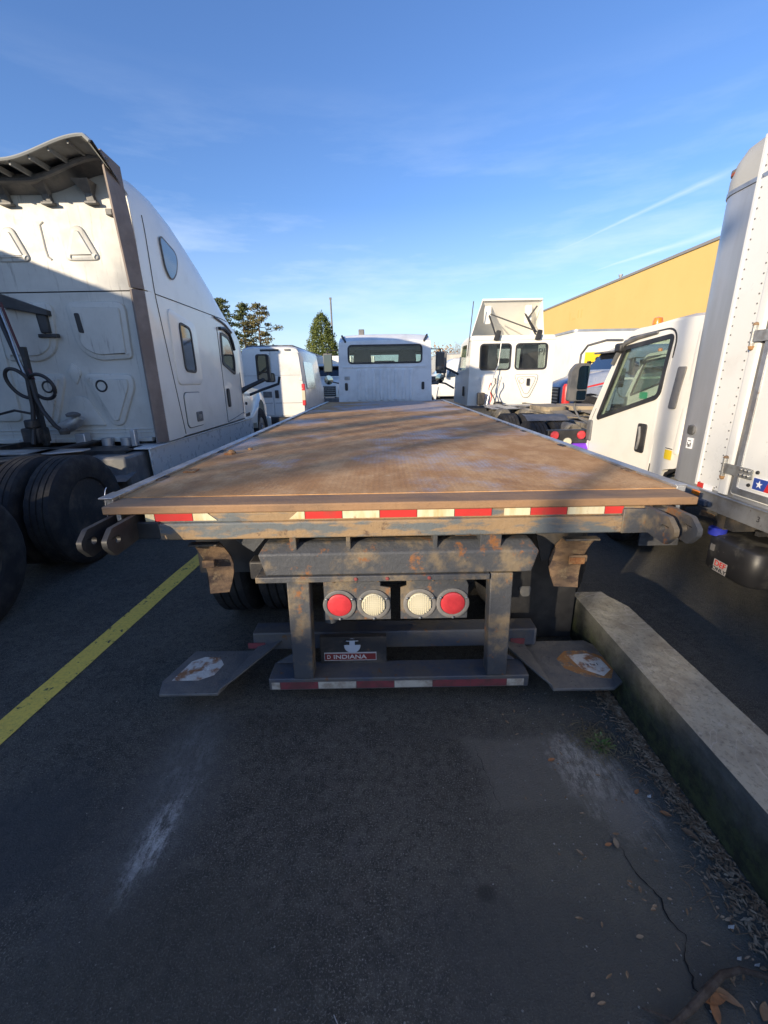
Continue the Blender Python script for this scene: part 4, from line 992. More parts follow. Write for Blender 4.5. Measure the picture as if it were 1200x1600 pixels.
A.part('quarter_fender', MB().loft([[(TC + .95 + dx, 4.55 + .12*k, .62 + .03*k - (.0)), (TC + 1.28 + dx, 4.55 + .12*k, .62 + .03*k)] for k, dx in ((0, 0), (1, 0), (2, 0))], closed=False, cap=False), GREYP)
A.part('battery_box', MB().box(TC+.75, TC+1.22, 4.72, 5.5, .45, .86), GREYP, bev=.03)
A.part('fuel_tank', MB().cyl((TC+.95, 5.6, .6), (TC+.95, 7.6, .6), .30, 28), ALU)
A.part('fuel_tank', MB().cyl((TC-.95, 5.2, .6), (TC-.95, 7.6, .6), .30, 28), ALU)
px0 = -4.02
A.part('hose_post', MB().bar((px0, 5.15, .95), (px0, 5.15, 2.05), .05, .05), FRAME)
A.part('hose_bracket', MB().loft([[(-4.40, 5.36, 2.66), (-4.36, 5.36, 2.50), (-4.36, 5.48, 2.50), (-4.40, 5.48, 2.66)], [(-3.84, 5.40, 2.46), (-3.84, 5.40, 2.40), (-3.84, 5.48, 2.40), (-3.84, 5.48, 2.46)]]).box(-3.97, -3.88, 5.42, 5.48, 2.22, 2.44).box(-4.02, -3.80, 5.42, 5.48, 2.17, 2.21), BLACK, bev=.006)
A.part('air_line', MB().tube([(-4.30, 5.25, 2.52), (-4.22, 5.2, 2.25), (-4.12, 5.15, 1.95), (-4.04, 5.12, 1.72), (-3.98, 5.12, 1.45)], .022, 8), HOSEM)
A.part('air_line', MB().tube([(-4.22, 5.25, 2.52), (-4.13, 5.2, 2.2), (-4.04, 5.15, 1.9), (-3.96, 5.12, 1.70)], .014, 7), pm('dark_red_hose', (.08, .02, .02), .5))
A.part('air_line', MB().tube([(-4.26, 5.25, 2.52), (-4.17, 5.2, 2.22), (-4.08, 5.13, 1.88), (-4.02, 5.1, 1.68)], .012, 7), ALUB)
def coil(cx, cz, rx, rz, y, tilt, a0, a1, r=.02):
    pts = []
    for i in range(40):
        a = a0 + (a1-a0)*i/39; u, w = rx*cos(a), rz*sin(a); pts.append((cx + u*cos(tilt) - w*sin(tilt), y - .03*sin(a), cz + u*sin(tilt) + w*cos(tilt)))
    return pts
A.part('air_line', MB().tube(coil(-3.86, 1.62, .15, .13, 5.08, -.5, 0, 2*pi*.98), .02, 8), HOSEM)
A.part('air_line', MB().tube(coil(-4.10, 1.66, .11, .17, 5.08, .5, -1, 2*pi*.92), .02, 8), HOSEM)
A.part('air_line', MB().tube([(-3.97, 5.08, 1.70), (-3.96, 5.08, 1.5), (-3.90, 5.06, 1.35), (-3.80, 5.06, 1.18), (-3.74, 5.1, 1.10)], .024, 8), HOSEM)
A.part('air_line', MB().tube([(-4.0, 5.08, 1.72), (-4.02, 5.08, 1.4), (-4.05, 5.06, 1.2), (-4.06, 5.0, .98)], .024, 8), HOSEM)
A.part('air_line', MB().tube([(-4.6, 5.2, 1.30), (-4.3, 5.15, 1.36), (-4.06, 5.1, 1.32)], .014, 8), HOSEM)
A.part('coupling', MB().lathe([(0, 0), (.05, 0), (.06, .04), (.03, .07), (0, .07)], (-3.74, 5.1, 1.08), 'Z', 14), FRAME)
A.part('coupling', MB().lathe([(0, 0), (.07, 0), (.08, .03), (.05, .05), (0, .06)], (-3.70, 5.25, 1.27), 'Z', 14), GREYP)
A.part('elbow_pipe', MB().tube([(-3.95, 5.35, 1.12), (-3.86, 5.35, 1.15), (-3.76, 5.35, 1.20), (-3.70, 5.36, 1.26)], [.07, .08, .075, .06], 12), ALU)
A.part('valve_cluster', MB().box(-4.22, -4.02, 5.05, 5.25, .98, 1.16).box(-4.12, -4.02, 5.0, 5.2, 1.16, 1.26), FRAME, bev=.02)
A.part('fifth_wheel', MB().lathe([(0, .06), (.42, .06), (.45, .0), (.2, -.1), (0, -.1)], (TC, 3.3, 1.0), 'Z', 30), FRAME)
for k in range(3):
    A.part('wheel_bracket', MB().box(TC+.46, TC+.62, 2.4 + k*.65, 2.6+k*.65, .5, .9), FRAME, bev=.02)
for y in (2.6, 3.9):
    A.part('axle', MB().cyl((TC-1, y, .51), (TC+1, y, .51), .08, 12), FRAME)
    for s_ in (-1, 1):
        for o_ in (1.185, .85): wheel(A, TC + s_*o_, y, side=s_, rm=R50_SHADE, rim=(o_ > 1))
for s_ in (-1, 1): wheel(A, TC + s_*1.08, 10.42, side=s_, rm=R50F)

# ================================================================== CABOVER BOX TRUCK (right)
def cabover(T, xs, yb, w=2.0, lod=0):
    """cab with its left side on the plane x = xs, back at yb, facing +Y"""
    xr = xs + w
    z0, zr = .62, 2.07
    prof = rounded([(yb, .98), (yb+.03, .88), (yb+.20, .84), (yb+.22, z0), (yb + 1.66, z0), (yb+1.70, 1.12), (yb+1.18, zr - .05), (yb+1.0, zr), (yb, zr)], [.03, .03, .03, .03, .12, .10, .12, .2, .10], 6)
    win = rounded([(yb+1.46, 1.17), (yb+.42, 1.45), (yb+.40, 1.955), (yb+1.13, 1.90)], [.04, .06, .05, .05], 6)
    bulge = lambda z: .05*max(0, (z-1.3)/.8)**1.6
    for s_, x in ((1, xs), (-1, xr)):
        mp = lambda u, v, w_, x=x, s_=s_: (x + s_*(bulge(v)) + s_*w_, u, v)
        T.part('side_panel', MB().plate(dense(prof, 2), [win], mp, .05), CREAM, bev=.004)
        mp2 = lambda u, v, w_, x=x, s_=s_: (x + s_*bulge(v) - s_*w_ + s_*.002, u, v)
        # door skin stands 8 mm proud, with window opening
        door = rounded([(yb+1.58, z0+.04), (yb+1.60, 1.13), (yb+1.15, 1.985), (yb+.36, 2.015), (yb+.40, z0+.04)], [.05, .05, .10, .16, .1], 7)
        d = T.part('door', MB().plate(door, [inset(win, -.004)], mp2, .010), CREAM, bev=.004)
        T.part('door_gap', MB().plate(inset(door, -.016), [inset(door, .002)], mp2, .0045), BLACK, parent=d)
        T.part('window_seal', MB().plate(inset(win, -.02), [inset(win, .022)], mp2, .018), BLACK, parent=d, bev=.003)
        T.part('side_glass', MB().plate(inset(win, .004), [], lambda u, v, w_, x=x, s_=s_: (x + s_*(bulge(v)+.012) + s_*w_, u, v), .004), GL_CLR)
        T.part('door_handle', MB().plate(rrect(yb+.50, yb+.64, .93, 1.20, .03), [], lambda u, v, w_, mp2=mp2: mp2(u, v, w_ + .008), .012), BLACK, parent=d, bev=.004)
        T.part('handle_grip', MB().tube([mp2(yb+.59 - .02*sin(a), .96 + .21*a/pi, .03) for a in [pi*i/8 for i in range(9)]], .014, 6), GREYP, parent=d)
        T.part('rear_vent', MB().plate(rounded([(yb+.17, 1.36), (yb+.26, 1.36), (yb+.24, 1.70), (yb+.14, 1.70)], .02), [], mp2, .012), GREYP, bev=.004)
        T.part('rain_guard', MB().tube([mp2(u, v, .022) for u, v in ((yb+.62, 2.0), (yb+.9, 1.985), (yb+1.12, 1.95), (yb+1.24, 1.84), (yb+1.30, 1.75))], [.012, .02, .026, .026, .02], 6), GREYP)
        T.part('pressed_column', MB().plateau(rrect(yb+.03, yb+.10, .99, 1.98, .03), mp2, .012, .012), CREAM)
    shell_ = MB(); 
    p2 = prof
    T.part('roof', MB().loft([[(xs+.05+.045, y, z) for y, z in ((yb, zr-.06), (yb, zr), (yb+.5, zr+.03), (yb+1.0, zr), (yb+1.17, zr-.07), (yb+1.1, zr-.09), (yb+.5, zr-.04))],
                              [(xs+.25, y, z+.035) for y, z in ((yb, zr-.06), (yb, zr), (yb+.5, zr+.03), (yb+1.0, zr), (yb+1.19, zr-.07), (yb+1.1, zr-.09), (yb+.5, zr-.04))],
                              [(xr-.25, y, z+.035) for y, z in ((yb, zr-.06), (yb, zr), (yb+.5, zr+.03), (yb+1.0, zr), (yb+1.19, zr-.07), (yb+1.1, zr-.09), (yb+.5, zr-.04))],
                              [(xr-.095, y, z) for y, z in ((yb, zr-.06), (yb, zr), (yb+.5, zr+.03), (yb+1.0, zr), (yb+1.17, zr-.07), (yb+1.1, zr-.09), (yb+.5, zr-.04))]]), CREAM, angle=50)
    T.part('rear_wall', MB().box(xs+.04, xr-.04, yb+.01, yb+.05, .92, zr-.04), CREAM)
    T.part('front_panel', MB().box(xs+.04, xr-.04, yb+1.60, yb+1.67, z0-.1, 1.14), CREAM, bev=.02)
    for x in (xs + .055, xr - .055):
        T.part('front_pillar', MB().bar((x, yb+1.68, 1.10), (x + (.03 if x < xs+1 else -.03), yb+1.17, zr-.08), .07), CREAM, bev=.01)
    ws = [(xs+.09, yb+1.66, 1.14), (xr-.09, yb+1.66, 1.14), (xr-.12, yb+1.20, zr-.09), (xs+.12, yb+1.20, zr-.09)]
    T.part('windscreen', MB().add(ws + [(x, y+.006, z) for x, y, z in ws], [(0, 1, 2, 3), (4, 7, 6, 5), (0, 4, 5, 1), (1, 5, 6, 2), (2, 6, 7, 3), (3, 7, 4, 0)]), GL_CLR)
    T.part('dashboard', MB().box(xs+.06, xr-.06, yb+1.25, yb+1.6, z0, 1.12), INTER, bev=.03)
    T.part('cab_floor', MB().box(xs+.05, xr-.05, yb+.05, yb+1.5, z0, z0+.1), INTER)
    for xc in (xs+.5, xr-.45):
        T.part('seat', MB().box(xc-.24, xc+.24, yb+.3, yb+.8, .8, .98).box(xc-.23, xc+.23, yb+.14, yb+.28, .9, 1.55), SEAT, bev=.04)
    T.part('steering_wheel', MB().tube([(xs+.5 + .2*cos(a), yb+1.08 + .1*sin(a), 1.22 - .12*sin(a)) for a in [2*pi*i/24 for i in range(24)]], .013, 6, True), BLACK)
    T.part('roof_marker', MB().lathe([(.045, 0), (.045, .03), (.035, .06), (.0, .07)], (xs+.22, yb+.98, zr+.03), 'Z', 16), AMBER)
    # mirrors on a hoop at the left front corner
    T.part('mirror_arm', MB().tube([(xs+.02, yb+1.20, 1.98), (xs-.02, yb+1.45, 2.0), (xs-.06, yb+1.80, 1.97), (xs-.07, yb+1.93, 1.88), (xs-.07, yb+1.95, 1.62), (xs-.07, yb+1.95, 1.25), (xs-.04, yb+1.85, 1.14), (xs+.02, yb+1.62, 1.08)], .013, 8), GREYP)
    T.part('arm_bracket', MB().box(xs-.03, xs+.04, yb+1.55, yb+1.66, .90, 1.14), GREYP, bev=.02)
    T.part('arm_bracket', MB().box(xs-.03, xs+.04, yb+1.14, yb+1.26, 1.86, 1.95), BLACK, bev=.02)
    mi = T.part('mirror', MB().plate(rounded([(xs-.20, 1.34), (xs+.04, 1.34), (xs+.055, 1.78), (xs-.12, 1.78), (xs-.19, 1.70)], .035), [], lambda u, v, w_: (u, yb+1.90 + w_ - (xs-u)*.25, v), .09), GREYP, bev=.015)
    mg = MB().plate(rounded([(xs-.105, 1.48), (xs+.03, 1.48), (xs+.042, 1.75), (xs-.07, 1.75), (xs-.10, 1.72)], .025), [], lambda u, v, w_: (u, yb+1.895 - w_ - (xs-u)*.25, v), .004)
    T.part('mirror_glass', mg, MIRRORM, parent=mi)
    T.part('spot_glass', MB().plate(rrect(xs-.10, xs+.025, 1.355, 1.465, .02), [], lambda u, v, w_: (u, yb+1.895 - w_ - (xs-u)*.25, v), .004), MIRRORM, parent=mi)

B = Thing('box_truck', 'nearest white cabover truck on the right with riveted box side and hinged door', 'truck', (3.4, 3, 0))
BX = 2.33
cabover(B, 2.46, 3.50, 1.97)
B.part('yellow_sticker', MB().plate(rrect(3.60, 3.69, .94, 1.02, .006), [], mX(2.449, -1), .002), YPR)
B.part('sticker_rule', MB().plate([(3.60, 1.03), (3.69, 1.03), (3.69, 1.036), (3.60, 1.036)], [], mX(2.449, -1), .002), TEXTK)
# body shell with a big vertical front corner radius
r_ = .22; yf = 3.49
def plan(off=0, inset_=0):
    pts = [(BX + off, -3.2)]
    for i in range(13):
        a = pi/2*i/12; pts.append((BX + r_ - (r_-off)*cos(a), yf - r_ + (r_-off)*sin(a)))
    for i in range(13):
        a = pi/2*i/12; pts.append((BX + 2.3 - r_ + (r_-off)*sin(a), yf - r_ + (r_-off)*cos(a)))
    pts.append((BX + 2.3 - off, -3.2)); return pts
B.part('body', MB().loft([[(x, y, z) for x, y in plan()] for z in (.84, 1.4, 2.0, 2.78)]), ALUB, angle=50)
capr = [[(x, y, z) for x, y in plan(o)] for z, o in ((2.785, -.004), (2.86, -.002), (2.95, .02), (3.02, .06), (3.07, .13), (3.09, .22))]
B.part('roof_cap', MB().loft(capr), pm('dull_grey_cap', (.42, .42, .395), .5, c2=(.36, .35, .32), sc=2, c3=(.25, .22, .18), sc3=14, lo3=.64, hi3=.75), angle=50)
B.part('cap_trim', MB().loft([[(x, y, z) for x, y in plan(-.008)] for z in (2.765, 2.79)]), ALU)
ml = B.part('clearance_lamp', MB().box(2.355, 2.41, 3.33, 3.39, 2.88, 2.93), GREYP, bev=.01)
B.part('lens', MB().box(2.35, 2.40, 3.34, 3.38, 2.887, 2.91), pm('amber_worn', (.28, .07, .03), .5), parent=ml, bev=.006)
B.part('skin_sheet', MB().box(BX-.006, BX+.01, 2.86, 3.085, .86, 2.98).box(BX-.006, BX+.01, -3.2, 1.6, .86, 2.98), WHITE, bev=.002)
B.part('sheet_edge', MB().box(BX-.012, BX+.0, 3.07, 3.095, .86, 3.0), WHITE, bev=.002)
riv = MB()
for z in [.885 + .0555*i for i in range(38)]:
    for y in (3.022, 2.885):
        riv.lathe([(.0055, 0), (.0045, -.003), (0, -.004)], (BX-.0062 if y < 3.03 else BX-.012, y, z), 'X', 6)
for y in [2.90 + .018*i for i in range(7)]: riv.lathe([(.0055, 0), (.0045, -.003), (0, -.004)], (BX-.0062, y, .872), 'X', 6)
me_r = tomesh(MB().lathe([(.0058, 0), (.0048, -.003), (0, -.004)], (0, 0, 0), 'X', 6), name='rivet'); me_r.materials.append(GREYP)
for z in [.885 + .0555*i for i in range(38)]:
    for y, x in ((3.05, BX-.0062), (2.888, BX-.0062)):
        B.put('rivet', me_r, (x, y, z))
for y in [2.905 + .02*i for i in range(6)]: B.put('rivet', me_r, (BX-.0062, y, .874))
B.part('hinge_post', MB().plate(rounded([(BX-.028, 2.78), (BX-.028, 2.85), (BX+.01, 2.86), (BX+.01, 2.77)], .015), [], mZ(.86), 2.14), WHITE)
B.part('post_channel', MB().box(BX-.012, BX+.01, 2.745, 2.775, .86, 3.0), GREYP)
dr = B.part('side_door', MB().plate(rrect(1.75, 2.735, .88, 2.97, .02), [], mX(BX-.010, -1), .02), WHITE, bev=.006)
B.part('door_frame_trim', MB().plate(rrect(1.76, 2.725, .89, 2.96, .02), [rrect(1.80, 2.69, .93, 2.92, .02)], mX(BX-.030, -1), .008), ALU, bev=.003)
for z in (1.04, 1.86, 2.68):
    hg = B.part('hinge', MB().cyl((BX-.035, 2.825, z-.06), (BX-.035, 2.825, z+.06), .016, 10).plate(rrect(2.585, 2.83, z-.035, z+.03, .006), [], mX(BX-.040, -1), .006), GALV, bev=.002)
    for yy in (2.615, 2.645, 2.675):
        for zz in (-.018, .014): B.part('bolt', MB().lathe([(.009, 0), (.008, -.006), (0, -.007)], (BX-.047, yy, z+zz), 'X', 8), SILV, parent=hg)
    B.part('hinge_pin', MB().lathe([(0, -.085), (.012, -.08), (.018, -.06), (.012, -.055)], (BX-.035, 2.825, z), 'Z', 8), RUSTS, parent=hg)
    B.part('hinge_pin', MB().lathe([(.012, .055), (.018, .062), (.012, .075), (0, .08)], (BX-.035, 2.825, z), 'Z', 8), RUSTY, parent=hg)
for (y, z) in ((2.555, 1.06), (2.60, .97), (2.5, 1.86)): B.part('door_bolt', MB().lathe([(.012, 0), (.010, -.008), (0, -.01)], (BX-.038, y, z), 'X', 10), BLACK)
stk = B.part('flag_sticker', MB().box(BX-.0405, BX-.039, 2.15, 2.57, .955, 1.025), BLUEPR, smooth=False)
B.part('sticker_border', MB().box(BX-.0395, BX-.038, 2.14, 2.576, .949, 1.031), WHT, smooth=False)
B.part('sticker_red', MB().plate([(2.15, .955), (2.485, .955), (2.462, 1.025), (2.15, 1.025)], [], mX(BX-.0408, -1), .0008), REDPR, smooth=False)
star = [(2.525 + (.026 if i % 2 == 0 else .010)*sin(pi*i/5)*-1, .99 + (.026 if i % 2 == 0 else .010)*cos(pi*i/5)) for i in range(10)]
B.part('sticker_star', MB().plate(star, [], mX(BX-.041, -1), .0008), WHT, smooth=False)
B.text('sticker_lettering', 'A', (BX-.0425, 2.45, .99), .062, WHT, rot=(pi/2, 0, -pi/2), align='LEFT', shear=.25)
lampb = B.part('side_lamp', MB().lathe([(.038, 0), (.038, -.012), (.03, -.016), (0, -.014)], (BX-.001, 3.24, 1.24), 'X', 24), GREYP)
for k in range(-3, 4): B.part('lamp_slot', MB().box(BX-.019, BX-.015, 3.24-.028, 3.24+.028, 1.239+k*.009, 1.243+k*.009), BLACK, parent=lampb)
B.part('number_label', MB().plate(rrect(3.21, 3.27, 1.10, 1.18, .004), [], mX(BX-.001, -1), .004), WHT)
for y_, z_, w_, h_ in ((3.222, 1.115, .009, .03), (3.238, 1.11, .012, .022), (3.255, 1.12, .006, .026), (3.225, 1.155, .032, .006)): B.part('label_print', MB().box(BX-.0065, BX-.005, y_, y_+w_, z_, z_+h_), TEXTK, smooth=False)
B.part('bottom_rail', MB().box(BX-.03, BX+.05, -3.2, 3.0, .72, .845).box(BX-.04, BX+.0, -3.2, 3.0, .835, .85), ALU, bev=.004)
B.text('rail_number', '3', (BX-.032, 2.48, .78), .05, TEXTK, rot=(pi/2, 0, -pi/2))
B.part('corner_casting', MB().box(BX-.005, BX+.25, 3.0, 3.3, .74, .84), ALU, bev=.02)
B.part('red_tape', MB().plate([(3.0, .85), (3.06, .85), (3.06, .885), (3.0, .885)], [], mX(BX-.014, -1), .002), TAPER, smooth=False)
B.part('white_tape', MB().plate([(2.91, .85), (2.998, .85), (2.998, .885), (2.91, .885)], [], mX(BX-.014, -1), .002), WHT, smooth=False)
B.part('amber_marker', MB().box(BX-.035, BX-.02, 3.0, 3.08, .79, .825), AMBER, bev=.006)
B.part('blue_bracket', MB().box(BX-.06, BX-.02, 2.9, 2.99, .74, .78), BLUEST, bev=.005)
B.part('frame_rail', MB().box(BX+.70, BX+.78, -3.2, 5.0, .50, .72).box(BX+1.5, BX+1.58, -3.2, 5.0, .50, .72), FRAME)
for k in range(7): B.part('floor_bearer', MB().box(BX+.02, BX+2.25, -3 + k*.95, -2.92+k*.95, .62, .72), FRAME)
B.part('under_bracket', MB().bar((BX+.04, 2.98, .70), (BX+.55, 2.7, .48), .04).bar((BX+.05, 2.55, .66), (BX+.6, 2.6, .66), .03).box(BX+.08, BX+.3, 2.85, 2.95, .58, .70), FRAME)
B.part('rusty_bracket', MB().bar((BX+.02, 3.02, .66), (BX+.30, 2.84, .60), .035).bar((BX+.25, 2.75, .60), (BX+.36, 2.4, .60), .03), RUSTY)
def rbox(x0, x1, y0, y1, z0, z1, r): 
    rings = []
    for t, k in ((0, .6), (.05, .9), (.12, 1), (.88, 1), (.95, .9), (1, .6)):
        cx, cy = (x0+x1)/2, (y0+y1)/2
        rings.append([(cx + (x-cx)*k*1.0, cy + (y-cy)*k, z0 + (z1-z0)*t) for x, y in rounded([(x0, y0), (x1, y0), (x1, y1), (x0, y1)], r, 6)])
    return rings
tk = B.part('def_tank', MB().loft(rbox(BX+.04, BX+.46, 2.50, 2.96, .26, .55, .12)), pm('black_tank', (.02, .02, .022), .45, c2=(.09, .088, .08), sc=5, lo=.5, hi=.68, c3=(.2, .19, .18), sc3=22, lo3=.64, hi3=.75), angle=60)
B.part('blue_cap', MB().lathe([(.055, 0), (.058, .045), (.05, .055), (0, .058)], (BX+.09, 2.91, .525), 'Z', 18), BLUEC, parent=tk)
lb = MB().plate([(BX+.075, .235), (BX+.175, .235), (BX+.175, .33), (BX+.075, .33)], [], mY(2.4185, -1), .002)
def_rot = 0
sg_ = B.part('tank_label', MB().plate([(2.70, .29), (2.82, .29), (2.82, .375), (2.70, .375)], [], mX(BX+.0405, -1), .002), pm('dull_label', (.4, .38, .36), .6), parent=tk, smooth=False)
B.text('tank_lettering', 'DEF', (BX+.0375, 2.76, .348), .055, REDPR, rot=(pi/2, 0, -pi/2), parent=tk, sx=1.1)
B.text('tank_lettering', 'ONLY', (BX+.0375, 2.76, .308), .036, TEXTK, rot=(pi/2, 0, -pi/2), parent=tk, sx=1.3)
B.part('small_label', MB().plate(rrect(2.84, 2.88, .42, .47, .005), [], mX(BX+.0405, -1), .002), GREYP, parent=tk)
B.part('front_mud_flap', MB().box(BX+.0, BX+.36, 3.64, 3.66, .14, .56), pm('grey_flap', (.16, .16, .165), .6, c2=(.08, .08, .085), sc=7), bev=.004)
B.part('air_pipe', MB().tube([(2.54, 3.51, 1.12), (2.50, 3.51, 1.02), (2.49, 3.51, .92), (2.48, 3.57, .86), (2.48, 3.67, .81), (2.49, 3.71, .74)], .014, 7), BLACK)
B.part('air_pipe', MB().tube([(2.64, 3.66, 1.0), (2.64, 3.66, .5)], .05, 8), GREYP)
for s_, x in ((-1, BX+.14), (1, BX+1.9)): wheel(B, x, 4.2, .39, s_, T38, R38)
for s_, x in ((-1, BX+.14), (1, BX+2.1)): wheel(B, x, -.9, .39, s_, T38, R38)
B.part('axle', MB().cyl((BX+.1, 4.2, .39), (BX+1.9, 4.2, .39), .05, 10), FRAME)

# second cabover, seen through the near one's windows
B2 = Thing('cabover_truck', 'second white cabover with lettered box, seen through the side window of the nearer cabover', 'truck', (6.6, 9, 0))
cabover(B2, 5.75, 8.75, 2.05)
B2.part('body', MB().box(5.75, 7.9, 3.2, 8.65, .95, 2.5), DIRTYW, bev=.03)
B2.text('body_lettering', 'Y', (5.745, 8.42, 2.08), .5, GREYP, rot=(pi/2, 0, -pi/2), align='RIGHT')
B2.part('frame_rail', MB().box(6.2, 7.4, 3.2, 10.0, .5, .75), FRAME)
B2.part('door_print', MB().plate(rrect(9.55, 9.85, 1.12, 1.26, .03), [], mX(5.738, -1), .002), GREENPR)
for x, y in ((5.88, 9.4), (7.6, 9.4), (5.88, 4.4), (7.7, 4.4)): wheel(B2, x, y, .39, -1 if x < 6.5 else 1, T38, R38)

# ================================================================== DAY CAB TRACTOR
D = Thing('day_cab_tractor', 'cream white day cab tractor with raised roof fairing and dusty bare chassis', 'truck', (3.32, 9, 0))
dx0, dx1, dy = 2.22, 4.42, 11.5
hollow_cab(D, dx0, dx1, dy, .92, 2.62, [(2.50, 3.28, 1.80, 2.42), (3.40, 4.20, 1.80, 2.42)], CREAM, length=1.75, roofr=.10)
D.part('roof_band', MB().box(dx0+.03, dx1-.03, dy-.012, dy+.3, 2.50, 2.56), CREAM, bev=.01)
for cx in (2.96, 3.60):
    D.part('round_plug', MB().lathe([(.075, 0), (.07, -.02), (.052, -.02), (.048, -.006), (0, -.006)], (cx, dy, 1.52), 'Y', 24), CREAM)
    D.part('plug_ring', MB().tube([(cx + .06*cos(a), dy-.02, 1.52 + .06*sin(a)) for a in [2*pi*i/20 for i in range(20)]], .008, 6, True), GREYP)
for poly_ in (rounded([(3.40, 1.68), (4.02, 1.68), (4.0, 1.50), (3.82, 1.10), (3.66, 1.10)], .1, 6), rounded([(3.46, 1.62), (3.95, 1.62), (3.93, 1.5), (3.78, 1.2), (3.68, 1.2)], .08, 6)): D.part('pressing_outline', MB().tube([(u, dy-.004 if poly_[0][0] < 3.45 else dy-.026, v) for u, v in poly_], .006, 5, True), GREYP)  # dark outline drawn along the edges of the pressing so it stands out
D.part('vent', MB().plate(rrect(3.72, 3.80, 1.40, 1.58, .02), [], mY(dy-.03, -1), .02), BLACK)
D.part('pressed_panel', MB().plateau(rounded([(3.40, 1.68), (4.02, 1.68), (4.0, 1.50), (3.82, 1.10), (3.66, 1.10)], .1, 6), mY(dy, -1), .025, .03), CREAM)
D.part('pressed_panel', MB().plateau(rounded([(2.50, 1.68), (3.10, 1.68), (3.0, 1.30), (2.86, 1.10), (2.62, 1.10)], .1, 6), mY(dy, -1), .025, .03), CREAM)
# roof fairing: sheet rising to the rear, open behind, with side flanges and struts
f0 = [(2.50, 12.85, 2.66), (4.16, 12.85, 2.66), (4.12, 12.0, 3.50), (2.62, 12.0, 3.50)]
D.part('fairing_panel', MB().add(f0 + [(x, y+.03, z+.03) for x, y, z in f0], [(0, 1, 2, 3), (4, 7, 6, 5), (0, 4, 5, 1), (1, 5, 6, 2), (2, 6, 7, 3), (3, 7, 4, 0)]), CREAM)
for s_, xa, xb in ((-1, 2.62, 2.34), (1, 4.12, 4.20)):
    v_ = [(xa, 12.0, 3.50), (xb, 11.9, 2.64), ((2.50 if s_ < 0 else 4.16), 12.85, 2.66)]
    D.part('fairing_side', MB().add(v_ + [(x + .02*s_, y, z) for x, y, z in v_], [(0, 1, 2), (3, 5, 4), (0, 3, 4, 1), (1, 4, 5, 2), (2, 5, 3, 0)]), CREAM)
D.part('fairing_edge', MB().bar((2.60, 11.98, 3.50), (4.14, 11.98, 3.50), .05), CREAM, bev=.01)
for a, c_ in (((2.90, 11.6, 2.62), (2.82, 12.1, 3.15)), ((2.80, 11.9, 3.16), (3.86, 11.65, 2.74)), ((3.92, 11.6, 2.6), (3.76, 12.15, 3.2)), ((3.95, 11.7, 2.7), (3.84, 12.2, 3.12)), ((3.84, 12.1, 3.08), (4.0, 11.95, 3.34))):
    D.part('strut', MB().bar(a, c_, .03), BLACK)
for cx in (2.78, 3.84): D.part('strut_plate', MB().plate(rrect(cx-.09, cx+.09, 2.95, 3.40, .06), [], mY(12.12), .02), CREAM)
for cx in (2.90, 3.93): D.part('fairing_mount', MB().plate(rounded([(cx-.09, 2.50), (cx+.06, 2.50), (cx+.09, 2.72), (cx-.02, 2.74)], .03), [], mY(11.44), .05), BLACK, bev=.01)
D.part('aerial', MB().cyl((2.22, 11.7, 2.15), (2.30, 11.6, 3.42), .012, 6), BLACK)
D.part('hood', MB().loft([[(2.25, 13.3, .9), (4.4, 13.3, .9), (4.3, 13.3, 1.85), (2.35, 13.3, 1.85)], [(2.5, 14.9, .8), (4.15, 14.9, .8), (4.05, 14.9, 1.35), (2.6, 14.9, 1.35)]]), CREAM, bev=.1)
D.part('door_handle', MB().box(2.185, 2.215, 11.95, 12.10, 1.15, 1.40), BLACK, bev=.01)
D.part('mirror_arm', MB().tube([(2.24, 13.1, 1.72), (2.0, 13.2, 1.85), (1.78, 13.3, 1.95)], .035, 6), BLACK)
mi = D.part('mirror', MB().box(1.62, 1.92, 13.28, 13.36, 1.75, 2.34), GREYP, bev=.03)
D.part('hood_mirror_arm', MB().tube([(2.3, 14.2, 1.30), (2.05, 14.35, 1.45), (1.8, 14.4, 1.5)], .03, 6), BLACK)
D.part('hood_mirror', MB().box(1.58, 1.84, 14.36, 14.44, 1.42, 1.68), GREYP, bev=.03)
D.part('frame_rail', MB().box(2.90, 2.98, 5.3, 12.2, .74, .98), DUSTF)
D.part('frame_rail', MB().box(3.66, 3.74, 5.3, 12.2, .74, .98), DUSTF)
for y in (5.5, 6.9, 8.3, 9.7): D.part('crossmember', MB().box(2.98, 3.66, y, y+.14, .76, .93), DUSTF)
for y in (6.35, 7.70):
    D.part('axle', MB().cyl((2.3, y, .51), (4.3, y, .51), .08, 10), DUSTF)
    for s_ in (-1, 1):
        for o_ in (1.10, .77): wheel(D, 3.32 + s_*o_, y, side=s_, rim=o_ > 1)
    D.part('suspension', MB().box(2.72, 2.88, y-.35, y+.35, .62, .80).box(3.76, 3.92, y-.35, y+.35, .62, .8), DUSTF, bev=.03)
for x, y in ((2.62, 5.9), (3.0, 8.8), (2.5, 8.9)): D.part('air_tank', MB().cyl((x, y, .88), (x, y+.7, .88), .13, 16), DUSTF, bev=.02)
TANP = pm('sandy_grease_plate', (.36, .29, .19), .8, c2=(.16, .14, .11), sc=4, lo=.45, hi=.65, c3=(.5, .42, .3), sc3=9, lo3=.6, hi3=.75, bump=.5)
fw = MB().plate(rounded([(2.85, 7.6), (3.30, 7.75), (3.30, 8.6), (2.80, 8.45)], .15), [], mZ(1.04), .08).plate(rounded([(3.36, 7.75), (3.85, 7.6), (3.90, 8.45), (3.36, 8.6)], .15), [], mZ(1.04), .08)
D.part('fifth_wheel', fw, TANP, bev=.03)
